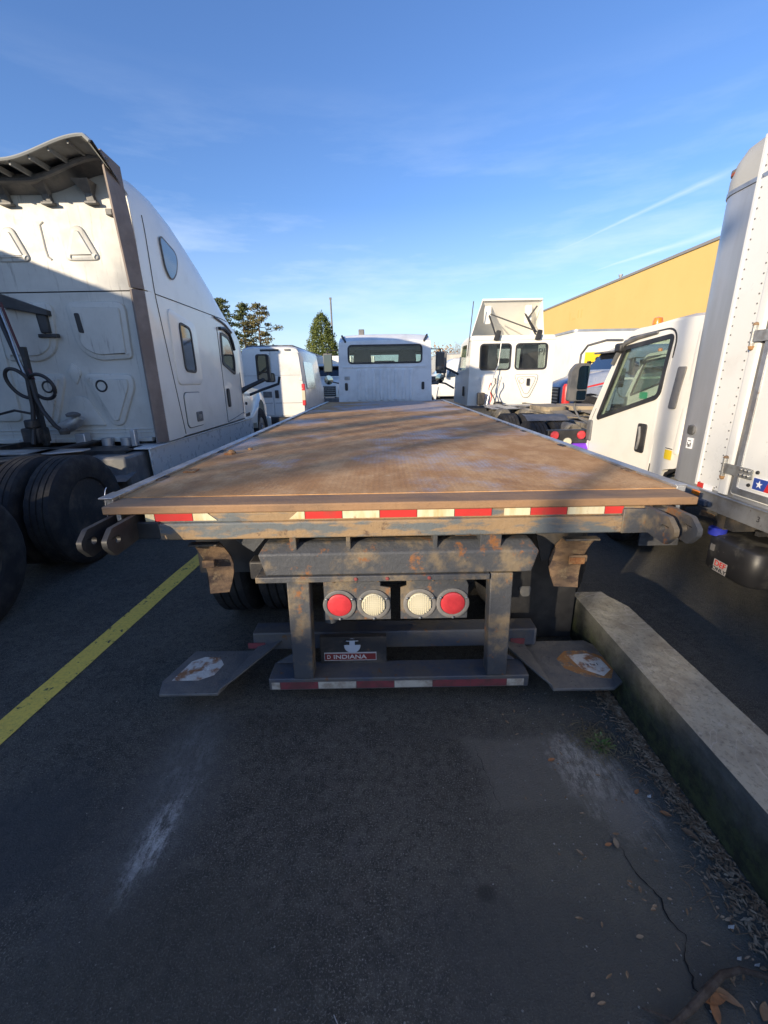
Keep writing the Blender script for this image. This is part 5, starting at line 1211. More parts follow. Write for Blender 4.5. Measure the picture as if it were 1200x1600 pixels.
D.part('fifth_wheel_ramp', MB().add([(2.9, 7.6, 1.06), (3.25, 7.7, 1.06), (3.18, 6.9, .98), (2.95, 6.9, .98), (3.45, 7.7, 1.06), (3.8, 7.6, 1.06), (3.75, 6.9, .98), (3.5, 6.9, .98)], [(0, 1, 2, 3), (4, 5, 6, 7)]), TANP)
D.part('deck_plate', MB().box(2.3, 2.9, 9.2, 9.9, .98, 1.0).box(2.5, 4.2, 10.4, 10.9, .95, .98), ALU, bev=.004)
for k in range(9): D.part('hose', MB().tube([(2.95 + .07*k, 6.0 + .03*k, 1.0), (3.0 + .07*k, 6.5, 1.03 + .015*(k % 3)), (2.98 + .08*k, 7.0, 1.0)], .012, 5), BLACK if k % 2 else TANP)
D.part('quarter_fender', MB().loft([[(2.08 + dx, 5.95 + .55*(1-cos(a)), .55 + .55*sin(a)) for dx in (0, .6)] for a in [pi/2*i/6 for i in range(4, 7)]], cap=False, closed=False), GREYP)
lp = D.part('lamp_bar', MB().box(1.98, 3.4, 5.16, 5.24, .86, 1.02), BLACK, bev=.01)
for i, (x, z, m_) in enumerate(((2.06, .96, REDL), (2.38, .96, REDL), (2.22, .88, CLEARL), (3.1, .95, REDL))):
    D.part('tail_lamp', MB().lathe([(.05, 0), (.05, -.02), (.04, -.03), (0, -.032)], (x, 5.16, z), 'Y', 18), m_, parent=lp)
single('purple_crate_lid', MB().plate([(2.20, .76), (2.44, .78), (2.52, .88), (2.34, .96), (2.19, .88)], [], lambda u, v, w: (u, 5.02 + w + (v-.72)*1.2, v), .03), PURPLE, 'bright purple plastic panel lying by the tail lamps of the day cab tractor', 'panel')
D.part('coloured_air_lines', MB().tube([(2.74 + .04*sin(t*.9), 11.2, 1.0 + .07*t) for t in range(8)], .012, 6), REDPR)
D.part('coloured_air_lines', MB().tube([(2.80 + .05*sin(t*.8 + 1), 11.15, 1.0 + .06*t) for t in range(11)], .014, 6), BLACK)
D.part('hose_clamp', MB().tube([(2.66, 11.2, .95), (2.72, 11.2, 1.3), (2.84, 11.3, 1.72), (2.95, 11.4, 1.9), (2.98, 11.35, 2.42)], .014, 6), ALU)
D.part('valve_cluster', MB().box(2.45, 2.62, 11.25, 11.45, .95, 1.25).box(2.9, 3.1, 11.3, 11.45, .93, 1.02), FRAME, bev=.02)
single('red_marker_post', MB().lathe([(.07, 0), (.075, 1.0), (.085, 1.05), (.085, 1.40), (.06, 1.46), (0, 1.47)], (0, 0, 0), 'Z', 20), REDP, 'red rounded marker post standing behind the day cab chassis', 'post', loc=(4.0, 9.6, 0))

# ================================================================== WHITE VAN
V = Thing('cargo_van', 'white high roof cargo van with red tail lamp, seen from behind beyond the sleeper tractor', 'van', (-3.42, 16, 0))
vx, vy = -3.42, 14.0
def vring(y, w, zt, zb, f=1.0):
    p = rounded([(vx-w, zb), (vx+w, zb), (vx+w*1.0, 1.35), (vx+w*.88, zt-.02), (vx+w*.6, zt+.03), (vx-w*.6, zt+.03), (vx-w*.88, zt-.02), (vx-w, 1.35)], [.05, .05, .5, .14, .2, .2, .14, .5], 6)
    return [(x, y, z) for x, z in p]
V.part('body', MB().loft([vring(vy+.03, .98, 2.56, .42), vring(vy+.1, 1.01, 2.60, .40), vring(vy+1.5, 1.02, 2.62, .40), vring(vy+3.6, 1.02, 2.60, .40), vring(vy+4.1, .99, 2.35, .40), vring(vy+4.9, .95, 1.3, .45), vring(vy+5.6, .8, 1.0, .5)]), WHITE, angle=40)
V.part('rear_bumper', MB().box(vx-1.0, vx+1.0, vy-.14, vy+.1, .34, .52), BLACK, bev=.03)
for s_ in (-1, 1):
    dpoly = rounded([(vx + s_*.012, .56), (vx + s_*.95, .56), (vx + s_*.965, 1.4), (vx + s_*.86, 2.46), (vx + s_*.012, 2.50)], [.02, .05, .4, .1, .02], 5)
    d = V.part('rear_door', MB().plate(dpoly, [], mY(vy, 1), .04), WHITE, bev=.008)
    V.part('door_swage', MB().box(min(vx+s_*.05, vx+s_*.9), max(vx+s_*.05, vx+s_*.9), vy-.004, vy+.002, .94, .952).box(min(vx+s_*.05, vx+s_*.88), max(vx+s_*.05, vx+s_*.88), vy-.004, vy+.002, 1.78, 1.786), GREYP, parent=d)
    V.part('hinge', MB().box(vx+s_*.90-.04, vx+s_*.90+.04, vy-.02, vy+.02, 1.62, 1.70), WHITE, parent=d, bev=.01)
    lampt = V.part('tail_lamp', MB().box(vx+s_*.955-.055, vx+s_*.955+.055, vy-.03, vy+.06, .86, 1.52), REDL, bev=.02)
    V.part('lens', MB().box(vx+s_*.955-.05, vx+s_*.955+.05, vy-.035, vy, 1.02, 1.32), CLEARL, parent=lampt, bev=.006)
V.part('door_handle', MB().box(vx+.05, vx+.17, vy-.03, vy, 1.10, 1.34), BLACK, bev=.02)
V.part('plate_recess', MB().box(vx-.32, vx-.05, vy-.012, vy, 1.12, 1.3), GREYP)
V.part('brake_light', MB().box(vx-.30, vx+.26, vy-.01, vy+.04, 2.49, 2.55), BLACK, bev=.01)
V.part('roof_lamp', MB().box(vx+.45, vx+.62, vy-.01, vy+.04, 2.50, 2.55), GREYP)
V.part('side_moulding', MB().box(vx+1.01, vx+1.035, vy+.4, vy+4.4, .62, .74), GREYP, bev=.01)
V.part('side_panel', MB().plate(rrect(vy+.35, vy+2.1, 1.35, 2.2, .1), [], lambda u, v, w: (vx + 1.02 - max(0, (v-1.35))*.10 + w, u, v), .012), DARKGL if False else pm('reflective_side_panel', (.55, .58, .62), .12, coat=1), bev=.004)
for s_ in (-1, 1):
    for y in (15.3, 18.6): wheel(V, vx + s_*.92, y, .36, s_, T38, R38)
V.part('undertray', MB().box(vx-.9, vx+.9, vy+.1, vy+5.3, .3, .42), BLACK)

# ================================================================== CONVENTIONAL TRUCKS (farther ones; local coordinates, facing +Y)
def conventional(name, label, loc, rot, paint, group=None, box=None, s=1.0, boxmat=None, stripe=False):
    T = Thing(name, label, 'truck', loc, R(rot), group, local=True)
    T.part('cab', MB().loft([[(x, y, z) for x, z in rounded([(-w, .75), (w, .75), (w, 1.9), (w*.86, zt), (-w*.86, zt), (-w, 1.9)], [.05, .05, .2, .16, .16, .2], 4)] for y, w, zt in ((-1.6, 1.12, 2.42), (-1.2, 1.14, 2.5), (-.35, 1.13, 2.48), (.0, 1.10, 2.3), (.45, 1.08, 1.75))]), paint, angle=40)
    T.part('windscreen', MB().add([(-.93, .47, 1.72), (.93, .47, 1.72), (.84, .03, 2.30), (-.84, .03, 2.30), (-.93, .40, 1.70), (.93, .40, 1.70), (.84, -.05, 2.26), (-.84, -.05, 2.26)], [(0, 1, 2, 3), (4, 7, 6, 5), (0, 4, 5, 1), (1, 5, 6, 2), (2, 6, 7, 3), (3, 7, 4, 0)]), DARKGL)
    T.part('hood', MB().loft([[(x, y, z) for x, z in rounded([(-w, .7), (w, .7), (w*.9, zt), (-w*.9, zt)], [.05, .05, .25, .25], 5)] for y, w, zt in ((.3, 1.0, 1.78), (1.1, .92, 1.66), (1.7, .78, 1.45), (1.85, .7, 1.3))]), paint, angle=50)
    for s_ in (-1, 1):
        arch = [(.5, .6)] + [(1.15 - .58*cos(a), .55 + .55*sin(a)) for a in [pi*i/10 for i in range(11)]] + [(1.85, .6), (1.85, 1.0), (1.6, 1.22), (.8, 1.28), (.4, 1.2)]
        T.part('wing', MB().plate(arch, [], lambda u, v, w, s_=s_: (s_*(1.14 - w), u, v), .42), paint, bev=.05)
        T.part('headlamp', MB().plate(rrect(s_*.92-.14, s_*.92+.14, .86, 1.12, .06), [], mY(1.86), .02), CLEARL, bev=.01)
        wheel(T, s_*1.0, 1.15, side=s_, rm=R50F); wheel(T, s_*1.0, -4.2, side=s_)
        sw = T.part('side_window', MB().plate(rounded([(-1.2, 1.72), (-.02, 1.62), (-.25, 2.25), (-1.2, 2.28)], .07), [], lambda u, v, w, s_=s_: (s_*(1.142 - max(0, v-1.9)*.42 + w), u, v), .008), DARKGL)
        T.part('mirror', MB().box(min(s_*1.30, s_*1.48), max(s_*1.30, s_*1.48), .1, .2, 1.62, 2.1), BLACK, bev=.03)
        T.part('mirror_arm', MB().bar((s_*1.1, .2, 1.7), (s_*1.36, .15, 1.7), .03).bar((s_*1.1, .1, 2.05), (s_*1.36, .15, 2.05), .03), BLACK)
        T.part('door_handle', MB().box(min(s_*1.14, s_*1.16), max(s_*1.14, s_*1.16), -1.15, -.98, 1.35, 1.42), BLACK)
    T.part('grille', MB().box(-.55, .55, 1.83, 1.9, .75, 1.28), BLACK, bev=.02)
    for k in range(5): T.part('grille_bar', MB().box(-.52, .52, 1.9, 1.92, .82 + k*.1, .85 + k*.1), GALV)
    T.part('bumper', MB().box(-1.15, 1.15, 1.85, 2.05, .38, .66), GREYP, bev=.05)
    T.part('visor', MB().box(-.95, .95, .0, .22, 2.30, 2.36), GREYP, bev=.02)
    T.part('frame_rail', MB().box(-.45, -.37, -6.5, 1, .6, .85).box(.37, .45, -6.5, 1, .6, .85), FRAME)
    if box:
        l, w, z0, z1 = box
        T.part('body', MB().box(-w/2, w/2, -1.9-l, -1.9, z0, z1), boxmat or CREAM, bev=.05)
        T.part('corner_post', MB().cyl((-w/2+.02, -1.93, z0), (-w/2+.02, -1.93, z1-.03), .05, 10).cyl((w/2-.02, -1.93, z0), (w/2-.02, -1.93, z1-.03), .05, 10), ALUB)
    return T
bt = conventional('blue_box_truck', 'blue grey bonneted truck facing left between the day cab and the nearest cabover', (7.5, 14.6, 0), 90, BLUET)
bt.part('hood_stripe', MB().plate([(.5, 1.42), (1.6, 1.20), (1.6, 1.24), (.5, 1.48)], [], lambda u, v, w: (-1.145 - w, u, v), .004), REDPR)
bt.part('hood_stripe', MB().plate([(-.9, 1.50), (.4, 1.48), (.4, 1.54), (-.9, 1.56)], [], lambda u, v, w: (-1.145 - w, u, v), .004), WHT)
# box bodies behind it
w1 = Thing('box_trailer', 'white box trailer with dark lettering behind the day cab tractor', 'trailer', (8.0, 22, 0))
w1.part('body', MB().box(5.7, 8.15, 20, 32, 1.0, 3.32), DIRTYW, bev=.04)
w1.part('corner_post', MB().box(8.13, 8.2, 19.95, 20.1, 1.0, 3.36), ALUB)
w1.text('lettering', 'SUPPLY', (7.78, 19.99, 2.62), .42, TEXTK, align='RIGHT')
w1.part('landing_leg', MB().box(6.1, 6.25, 21, 21.15, 0, 1.0).box(7.7, 7.85, 21, 21.15, 0, 1.0), FRAME)
w1.part('door_bar', MB().cyl((7.65, 19.97, 1.1), (7.65, 19.97, 3.2), .02, 6).cyl((7.2, 19.97, 1.1), (7.2, 19.97, 3.2), .02, 6), GALV)
w2 = Thing('box_trailer', 'larger white box body with rounded corner and yellow square sign beside the lettered trailer', 'trailer', (10, 20, 0))
pl_ = [(7.25 + .18 - .18*cos(a), 17.2 + .18 - .18*sin(a)) for a in [pi/2*i/8 for i in range(9)]] + [(14.5, 17.2), (14.5, 19.7), (7.25, 19.7)]
w2.part('body', MB().loft([[(x, y, z) for x, y in pl_] for z in (1.0, 3.2)]), CREAM, angle=50)
w2.part('roof_rail', MB().loft([[(7.2 + (x-7.25)*1.01, y - .02, z) for x, y in pl_] for z in (3.18, 3.26)]), ALUB)
w2.part('yellow_sign', MB().box(7.72, 8.42, 17.18, 17.2, 2.05, 2.45), YPR)
w2.part('sign_dot', MB().cyl((8.2, 17.178, 2.2), (8.2, 17.16, 2.2), .085, 20), TEXTK)
w2.part('landing_leg', MB().box(8, 8.15, 18, 18.15, 0, 1).box(13.6, 13.75, 18, 18.15, 0, 1), FRAME)
# left background
t1 = conventional('white_tractor', 'white bonneted truck facing the camera between the van and the flatbed cab', (-3.05, 26, 0), 180, CREAM, box=(5, 2.4, 1.0, 3.0))
t2 = conventional('white_tractor', 'farther white bonneted truck, only its right side showing beside the flatbed cab mirror', (-1.75, 33, 0), 180, WHITE, box=(6, 2.4, 1.0, 3.3))
t3 = conventional('white_truck', 'white bonneted truck parked sideways, seen in the gap right of the flatbed cab', (3.1, 22.5, 0), 90, WHITE)
tp = Thing('tarped_trailer', 'white trailer with dark tarp roof behind the cargo van', 'trailer', (-5.2, 26, 0))
tp.part('body', MB().box(-6.3, -4.15, 21.5, 33, 1.0, 2.85), DIRTYW, bev=.03)
tp.part('tarp', MB().box(-6.35, -4.1, 21.4, 33.1, 2.85, 3.2), GREYP, bev=.06)
tp.part('landing_leg', MB().box(-5.9, -5.75, 22, 22.15, 0, 1).box(-4.7, -4.55, 22, 22.15, 0, 1), FRAME)
def simple_trailer(name, label, x0, x1, y0, y1, z1, z0=1.05, mat=None):
    T = Thing(name, label, 'trailer', ((x0+x1)/2, (y0+y1)/2, 0))
    T.part('body', MB().box(x0, x1, y0, y1, z0, z1), mat or DIRTYW, bev=.04)
    T.part('roof_rail', MB().box(x0-.02, x1+.02, y0-.02, y1+.02, z1-.08, z1+.01), ALUB)
    T.part('frame_rail', MB().box(x0+.7, x0+.8, y0, y1, .75, 1.05).box(x1-.8, x1-.7, y0, y1, .75, 1.05), FRAME)
    for y in (y0+1.0, y0+2.3):
        for x, s_ in ((x0+.2, -1), (x1-.2, 1)): wheel(T, x, y, side=s_)
    T.part('landing_leg', MB().box(x0+.5, x0+.62, y1-2.5, y1-2.38, 0, 1).box(x1-.62, x1-.5, y1-2.5, y1-2.38, 0, 1), FRAME)
    return T
simple_trailer('box_trailer', 'white box trailer showing its flank just behind the mirror of the sleeper tractor', -9.5, -6.95, 9.6, 22, 3.95)
simple_trailer('box_trailer', 'unseen white box trailer beyond the sleeper tractor, cut short to shape its shadow', -9.6, -7.0, .2, 5.6, 4.12)  # unseen; shades the sleeper wall, shortened so sun gets past to the van
simple_trailer('box_trailer', 'white box trailer far behind beyond the day cab tractor', 5.0, 9.0, 40, 52, 3.6)

# ================================================================== TREES AND FAR THINGS
def needle_mesh(clumps, dens, size, flat=.6):
    vs = []; fs = []
    for (c, r) in clumps:
        for _ in range(int(dens*r*r)):
            d = Vector((random.gauss(0, 1), random.gauss(0, 1), random.gauss(0, 1)*flat)); d.normalize()
            p = Vector(c) + Vector((d.x*r, d.y*r, d.z*r*flat)) * random.uniform(.35, 1.05)
            a = Vector((random.uniform(-1, 1), random.uniform(-1, 1), random.uniform(-.3, 1))).normalized()*size*random.uniform(.6, 1.4)
            b_ = a.cross(Vector((random.uniform(-1, 1), random.uniform(-1, 1), random.uniform(-1, 1)))).normalized()*size*.45
            o = len(vs); vs += [tuple(p), tuple(p + a*.5 + b_), tuple(p + a), tuple(p + a*.5 - b_)]; fs.append((o, o+1, o+2, o+3))
    me = bpy.data.meshes.new('crown'); me.from_pydata(vs, [], fs); return me
def pine(x, y, h, w, mat, label, bare=.45, seed=0, dens=170):
    random.seed(seed); T = Thing('pine_tree', label, 'tree', (x, y, 0), 0, 'pines beyond the yard', local=True)
    lean = random.uniform(-.02, .02)
    tr = MB().tube([(lean*z, 0, z) for z in [h*i/8 for i in range(9)]], [.28*(1 - .85*i/8) for i in range(9)], 8)
    T.part('trunk', tr, BARK); cl = []; br = MB()
    n = int(h*2.4)
    for i in range(n):
        t = bare + (1-bare)*i/n; z = h*t; L = w*(math.sin(min(1, (1-t)/(1-bare)*1.25 + .12)*pi*.5))*random.uniform(.45, 1.08); a = i*2.4 + random.uniform(-.5, .5)
        e = (lean*z + L*cos(a), L*sin(a), z + L*random.uniform(.02, .3)); br.tube([(lean*z, 0, z), (lean*z + L*.55*cos(a), L*.55*sin(a), z + .02*L), e], [.06, .04, .015], 4)
        for q in (.5, .78, 1.0):
            if random.random() < .85: cl.append(((lean*z + L*q*cos(a) + random.uniform(-.2, .2), L*q*sin(a), z + (e[2]-z)*q + .1), random.uniform(.35, .75)))
    cl.append(((lean*h, 0, h-.1), .5))
    for k in range(5):
        z = h*bare*random.uniform(.45, 1); a = random.uniform(0, 6.28); L = w*random.uniform(.5, .9); br.tube([(0, 0, z), (L*cos(a), L*sin(a), z - .1)], [.04, .01], 4)
        if k % 2: cl.append(((L*cos(a), L*sin(a), z), .3))
    T.part('branches', br, BARK, kind='stuff')
    ob = bpy.data.objects.new('crown', needle_mesh(cl, dens, .22)); ob.data.materials.append(mat); col.objects.link(ob); ob.parent = T.o
pine(-23.6, 70, 13.2, 2.3, NEED, 'slim dark pine, leftmost of the pines over the sleeper tractor bonnet', .40, 3)
pine(-21.0, 71, 12.6, 2.1, NEED, 'middle pine of the group, partly hidden by its neighbours', .42, 5)
pine(-18.3, 70, 12.3, 3.0, NEED2, 'golden green pine with open lower branches, right one of the group', .45, 8)
pine(-25.5, 74, 11.6, 2.0, NEED, 'pine mostly hidden behind the roof of the sleeper tractor', .4, 12)
random.seed(21)
T = Thing('cedar_tree', 'dense bright green cone shaped cedar beyond the dark tarp roof', 'tree', (-7.7, 60, 0), local=True)
T.part('trunk', MB().tube([(0, 0, 0), (0, 0, 5), (0, 0, 9)], [.3, .2, .05], 8), BARK); cl = []
for i in range(420):
    t = random.random()**1.15; z = 2.3 + 7.3*t; L = 2.45*(1-t)**.48*random.uniform(.55, 1.05)*(1 if t > .12 else .8); a = random.uniform(0, 6.28)
    cl.append(((L*cos(a), L*sin(a), z), random.uniform(.35, .62)*(1.1-.5*t)))
ob = bpy.data.objects.new('crown', needle_mesh(cl, 240, .17, 1.25)); ob.data.materials.append(NEED3); col.objects.link(ob); ob.parent = T.o
def bare_tree(x, y, h, label, seed, spread=.45, depth=6, mat=None, r0=None, group=None, name='bare_tree', twigs=1.0, taper=.62):
    random.seed(seed); T = Thing(name, label, 'tree', (x, y, 0), 0, group, local=True); tr = MB(); br = MB()
    def grow(p, d, L, r, k):
        q = p + d*L; mid = p + d*L*.5 + Vector((random.uniform(-1, 1), random.uniform(-1, 1), 0))*L*.05
        (tr if k == depth else br).tube([p, mid, q], [r, r*.85, r*.68], 6 if k > depth-2 else 4 if k > 2 else 3)
        if k == 0: return
        for i in range(3 if random.random() < .55*twigs else 2):
            nd = (d + Vector((random.gauss(0, 1), random.gauss(0, 1), random.gauss(.15, .5)))*spread).normalized()
            grow(q, nd, L*random.uniform(.62, .86), r*taper, k-1)
    grow(Vector((0, 0, 0)), Vector((0, 0, 1)), h*.30, r0 or h*.016, depth)
    T.part('trunk', tr, mat or TWIG, angle=60); T.part('branches', br, mat or TWIG, angle=60, kind='stuff')
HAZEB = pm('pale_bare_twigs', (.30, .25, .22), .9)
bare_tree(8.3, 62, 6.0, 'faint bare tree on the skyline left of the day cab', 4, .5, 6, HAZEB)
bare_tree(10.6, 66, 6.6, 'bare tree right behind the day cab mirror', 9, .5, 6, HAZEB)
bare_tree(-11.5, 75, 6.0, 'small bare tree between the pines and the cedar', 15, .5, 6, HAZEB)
random.seed(33)
ORB = pm('russet_bush_leaves', (.28, .15, .06), .8, c2=(.36, .24, .11), sc=2)
T = Thing('russet_bush', 'russet brown bush just right of the flatbed cab', 'bush', (6.3, 45, 0), local=True)
T.part('stem', MB().tube([(0, 0, 0), (0, 0, 2)], [.1, .04], 5), BARK)
ob = bpy.data.objects.new('foliage', needle_mesh([((random.uniform(-1.4, 1.4), random.uniform(-1, 1), random.uniform(1.2, 4.2)), .6) for _ in range(22)], 90, .18, 1)); ob.data.materials.append(ORB); col.objects.link(ob); ob.parent = T.o
T = Thing('utility_pole', 'tall thin pole rising behind the cedar tree', 'pole', (-8.3, 80, 0))
T.part('pole', MB().cyl((-8.3, 80, 0), (-8.45, 80, 14.8), .14, 8), GREYP); T.part('pole_top', MB().box(-8.65, -8.25, 79.9, 80.1, 14.5, 14.8), GREYP); T.part('pole_bracket', MB().box(-9.0, -8.3, 79.9, 80.1, 10.6, 10.9), GREYP)
random.seed(5)
far = MB()
for i in range(60):
    x = -90 + i*3 + random.uniform(-1, 1); far.tube([(x, 110, 0), (x, 110, random.uniform(1.5, 3.4)), (x + .5, 110, random.uniform(3.4, 4.4))], [2.2, 2.0, .4], 6)
struct('far_hedge', far, pm('far_hedge_green', (.07, .075, .05), .9), kind='stuff')

# ------------------------------------------------------------------ things behind the camera that shade the yard
az = R(SUN_AZ)
def along(a, q): return (a*sin(az) + q*cos(az), a*cos(az) - q*sin(az))
T = Thing('shading_building', 'unseen low building added behind the camera, sized to shade the yard', 'building', (*along(-24, 0), 0), -az, local=True)  # unseen occluder, its height and angle set by where its shade should end
T.part('wall', MB().box(-16, 12, -8, 0, 0, 6.56), CONC2); T.part('roof_edge', MB().box(-16.1, 12.1, -8.1, .1, 6.56, 6.72), COPING)
T.part('door', MB().box(-3, 1, .0, .05, 0, 4), GREYP)
px_, py_ = along(-11.5, -.62)
T = Thing('lamp_post', 'slim lamp post behind the camera whose shadow crosses the deck', 'lamp post', (px_, py_, 0))
T.part('pole', MB().cyl((px_, py_, 0), (px_, py_, 6.4), .045, 12), GALV); T.part('lamp_head', MB().box(px_-.15, px_+.15, py_-.3, py_+.3, 6.4, 6.5), GREYP, bev=.02)
def stem_tree(x, y, h, stems, spread, label, seed):
    random.seed(seed); T = Thing('bare_tree', label, 'tree', (x, y, 0), 0, 'bare trees behind the camera', local=True)
    for k in range(stems):
        a = random.uniform(0, 6.28); d = spread*random.uniform(.3, 1); hh = h*random.uniform(.82, 1.0); r = random.uniform(.085, .13); tw = MB()
        P = lambda t: Vector((cos(a)*d*t**.7 + .12*sin(3*t + k), sin(a)*d*t**.7, hh*t))
        st_ = T.part('trunk', MB().tube([P(i/8) for i in range(9)], [r*(1 - .62*i/8) for i in range(9)], 6), TWIG)
        for j in range(16):
            t = random.uniform(.45, .98); p = P(t); b2 = random.uniform(0, 6.28); L = random.uniform(.5, 1.5)*(1.15-t*.6); e = p + Vector((cos(b2)*L*.5, sin(b2)*L*.5, L*.8))
            tw.tube([p, p.lerp(e, .5) + Vector((0, 0, -.06)), e], [.035, .025, .012], 4)
            for m in range(4):
                q = p.lerp(e, random.uniform(.3, .95)); tw.tube([q, q + Vector((random.uniform(-.3, .3), random.uniform(-.3, .3), random.uniform(.1, .5)))], [.015, .007], 3)
        T.part('branches', tw, TWIG, parent=st_, kind='stuff')
for i, (a, q, h, n_, sp_, lb) in enumerate(((-21.5, -6.3, 9.0, 5, 1.1, 'widest many stemmed bare tree before the shading building'), (-22.3, -4.3, 8.9, 5, .9, 'upright many stemmed bare tree before the shading building'),
        (-21.2, -2.4, 8.0, 4, .9, 'lower bare tree between two taller ones before the shading building'), (-22.4, -.7, 7.5, 4, .8, 'short bare tree near the end of the row'), (-21.8, .35, 7.2, 7, .7, 'shortest densest bare tree, last of the row'), (-21.9, -3.4, 8.7, 4, .7, 'slim bare tree squeezed between two wider ones'))):
    x, y = along(a, q); stem_tree(x, y, h, n_, sp_, lb, 50 + i)

# ================================================================== LITTER ON THE GROUND
random.seed(11)
def leaf(x, y, L, W_, rot, curl, mat, z=.006):
    n = 6; vs = []; c, s_ = cos(rot), sin(rot)
    for i in range(n+1):
        t = i/n; hw = W_*math.sin(pi*min(1, t*1.02))**.75*(1 - .25*t)
        for sg in (-1, 0, 1):
            u = (t-.5)*L; v = sg*hw; h = z + curl*(abs(sg)*hw*1.2 + (t-.5)**2*L*.6)
            vs.append((x + u*c - v*s_, y + u*s_ + v*c, h))
    fs = []
    for i in range(n):
        for k in range(2): fs.append((3*i+k, 3*i+k+1, 3*i+k+4, 3*i+k+3))
    return vs, fs
LEAF2 = pm('orange_dead_leaf', (.34, .15, .06), .75, c2=(.22, .11, .05), sc=30)
LEAF3 = pm('pale_dead_leaf', (.26, .2, .13), .8, c2=(.2, .16, .12), sc=30)
spots = [(.73, 1.49, .05, .014, .3, LEAF2, 'orange brown leaf alone on the light asphalt patch'), (.83, 1.13, .055, .016, 1.4, LEAF3, 'pale curled leaf at the head of the crack'),
         (.80, 1.125, .04, .01, .2, LEAF2, 'small brown leaf left of the crack head'), (1.08, 1.235, .06, .016, -.5, LEAF2, 'bright tan leaf in the kerb litter'),
         (1.12, 1.155, .085, .022, -.9, LEAFM, 'broad brown leaf lying close to the kerb foot'), (1.165, 1.165, .08, .022, -.6, LEAFM, 'second broad brown leaf touching the kerb'),
         (.885, .715, .10, .022, .1, LEAF2, 'long orange leaf under the fallen stick'), (.87, .695, .09, .018, 1.2, LEAF2, 'orange leaf with raised edge near the lower corner'),
         (.92, .72, .10, .02, -.7, LEAFM, 'brown leaf right of the orange ones by the stick'), (.76, .855, .035, .009, .1, LEAF3, 'small yellowish leaf scrap on the asphalt left of the crack'),
         (1.0, .69, .07, .018, .8, LEAFM, 'dull leaf at the right end of the stick'), (1.02, 1.33, .045, .012, .7, LEAF2, 'reddish leaf below the weed')]
for (x, y, L, w_, r_o, m_, lab) in spots:
    L *= .75; w_ *= .7
    v_, f_ = leaf(x, y, L, w_, r_o, .35, m_); single('fallen_leaf', MB().add([(a-x, b_-y, c_) for a, b_, c_ in v_], f_), m_, lab, 'leaf', 'dead leaves along the kerb', loc=(x, y, 0), angle=80)
lit = MB()
for i in range(2300):
    t = random.random()**.8; y = .45 + 1.5*t
    x = 1.20 - abs(random.gauss(0, .04 + .11*max(0, 1.15 - y)))
    if random.random() < .035: x = random.uniform(.55, 1.2)
    v_, f_ = leaf(x, y, random.uniform(.006, .03), random.uniform(.002, .006), random.uniform(0, 6.3), random.uniform(0, .8), None, random.uniform(.003, .012)); lit.add(v_, f_)
for i in range(90):
    y = random.uniform(.45, 1.9); x = 1.18 - abs(random.gauss(0, .08)); a = random.uniform(0, 6.3); L = random.uniform(.02, .09)
    lit.tube([(x, y, .006), (x + L*.5*cos(a) + .004, y + L*.5*sin(a), .012), (x + L*cos(a+.2), y + L*sin(a+.2), .006)], .0012, 3)
struct('leaf_litter', lit, LITM, kind='stuff')
gr = MB(); 
for i in range(700):
    x = random.uniform(-2.2, 1.2); y = random.uniform(.4, 2.2); s_ = random.uniform(.0012, .004)
    if random.random() < .5: x = random.uniform(.5, 1.2)
    a = random.uniform(0, 6.3); gr.add([(x + s_*cos(a), y + s_*sin(a), .001), (x - s_*sin(a), y + s_*cos(a), .001), (x - s_*cos(a), y - s_*sin(a), .001), (x + s_*sin(a), y - s_*cos(a), .001), (x, y, .001 + s_)], [(0, 1, 4), (1, 2, 4), (2, 3, 4), (3, 0, 4)])
struct('grit', gr, pm('grit_stone', (.16, .155, .14), .9, c2=(.35, .33, .3), sc=40, world=True), kind='stuff', smooth=False)
st = MB().tube([(.70, .655, .012), (.74, .665, .022), (.80, .69, .03), (.87, .725, .032), (.93, .755, .03), (.99, .765, .028), (1.04, .755, .024), (1.12, .74, .02)], [.006, .008, .010, .011, .010, .008, .007, .005], 10)
st.tube([(.74, .668, .02), (.71, .685, .014), (.675, .70, .01)], [.005, .004, .0025], 6)
single('fallen_stick', st, pm('stick_bark', (.06, .042, .03), .9, c2=(.11, .085, .065), sc=30, bump=.9, bsc=60), 'thick dark fallen stick lying across the lower right corner', 'stick', loc=(0, 0, 0))
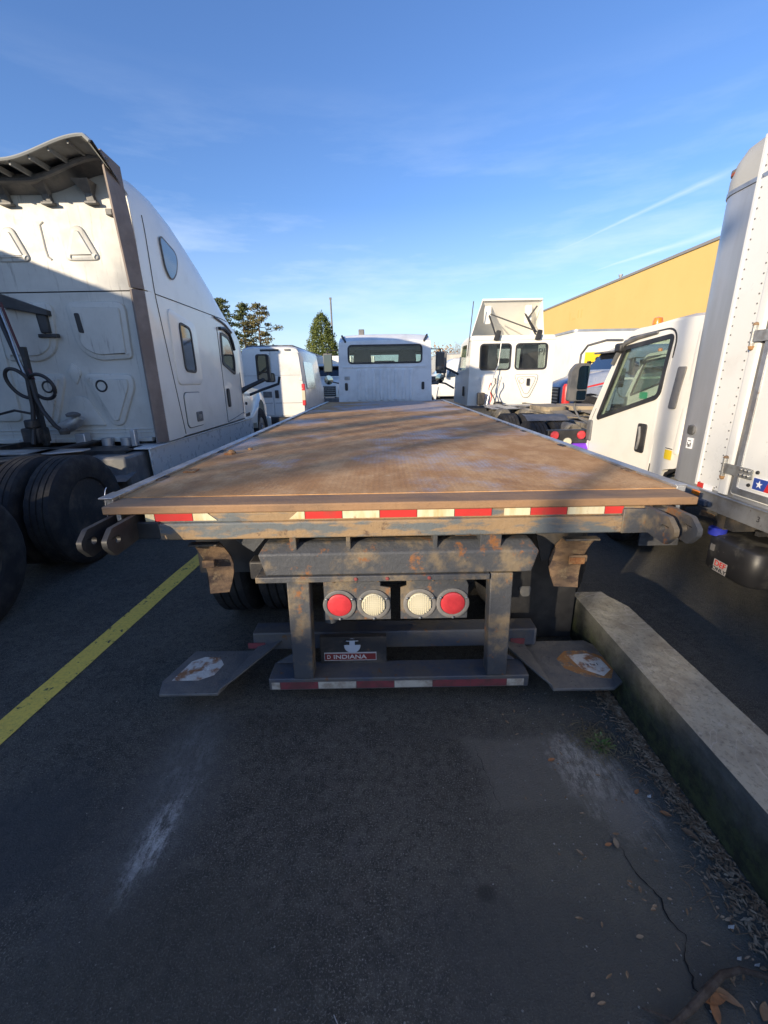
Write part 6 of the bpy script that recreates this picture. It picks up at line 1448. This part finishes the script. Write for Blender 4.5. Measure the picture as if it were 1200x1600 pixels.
def scrap(x, y, w, h, a, label): 
    single('paper_scrap', MB().add([(-w, -h*.3, .004), (w*.4, -h*1.1, .006), (w, h*.6, .012), (-w*.5, h, .006), (w*.1, 0, .012)], [(0, 1, 4), (1, 2, 4), (2, 3, 4), (3, 0, 4)]), PALE, label, 'scrap', 'pale scraps by the kerb', loc=(x, y, 0))
scrap(1.055, .875, .011, .005, 0, 'white oval scrap lying near the kerb joint'); scrap(1.02, .80, .007, .004, 0, 'pale scrap just above the stick'); scrap(1.06, .785, .009, .003, 0, 'pale scrap right above the stick'); scrap(1.06, 1.31, .009, .006, 0, 'small pale scrap in the litter below the weed')
wd = MB(); random.seed(3)
for i in range(90):
    a = random.uniform(0, 6.3); L = random.uniform(.012, .04); r0 = random.uniform(0, .045); el = random.uniform(.2, 1.2); x, y = r0*cos(a), r0*sin(a); W2 = random.uniform(.003, .007)
    d = Vector((cos(a)*cos(el), sin(a)*cos(el), sin(el))); s2 = Vector((-sin(a), cos(a), 0))*W2; p = Vector((x, y, .002))
    wd.add([p - s2*.5, p + s2*.5, p + d*L*.6 + s2, p + d*L*.6 - s2, p + d*L + Vector((0, 0, -.006))], [(0, 1, 2, 3), (3, 2, 4)])
single('weed_tuft', wd, WEEDM, 'small green weed tuft growing from the asphalt beside the kerb', 'weed', loc=(.985, 1.575, 0), angle=80)
dry = MB()
for i in range(260):
    a = random.uniform(0, 6.3); L = random.uniform(.02, .08); x, y = random.gauss(0, .045), random.gauss(0, .05)
    dry.tube([(x, y, .003), (x + L*.5*cos(a), y + L*.5*sin(a), random.uniform(.004, .03)), (x + L*cos(a), y + L*sin(a), .004)], .001, 3)
single('dry_grass_tuft', dry, pm('dry_grass', (.2, .16, .09), .9), 'tangle of dry grass around the green weed', 'grass', loc=(.975, 1.585, 0))
single('broken_twig', MB().tube([(0, 0, .003), (.02, -.03, .006), (.035, -.06, .004)], .0012, 4).tube([(.02, -.03, .006), (.035, -.015, .004)], .001, 4), PALE, 'pale forked twig alone on the asphalt at the bottom', 'twig', loc=(-.16, .70, 0))
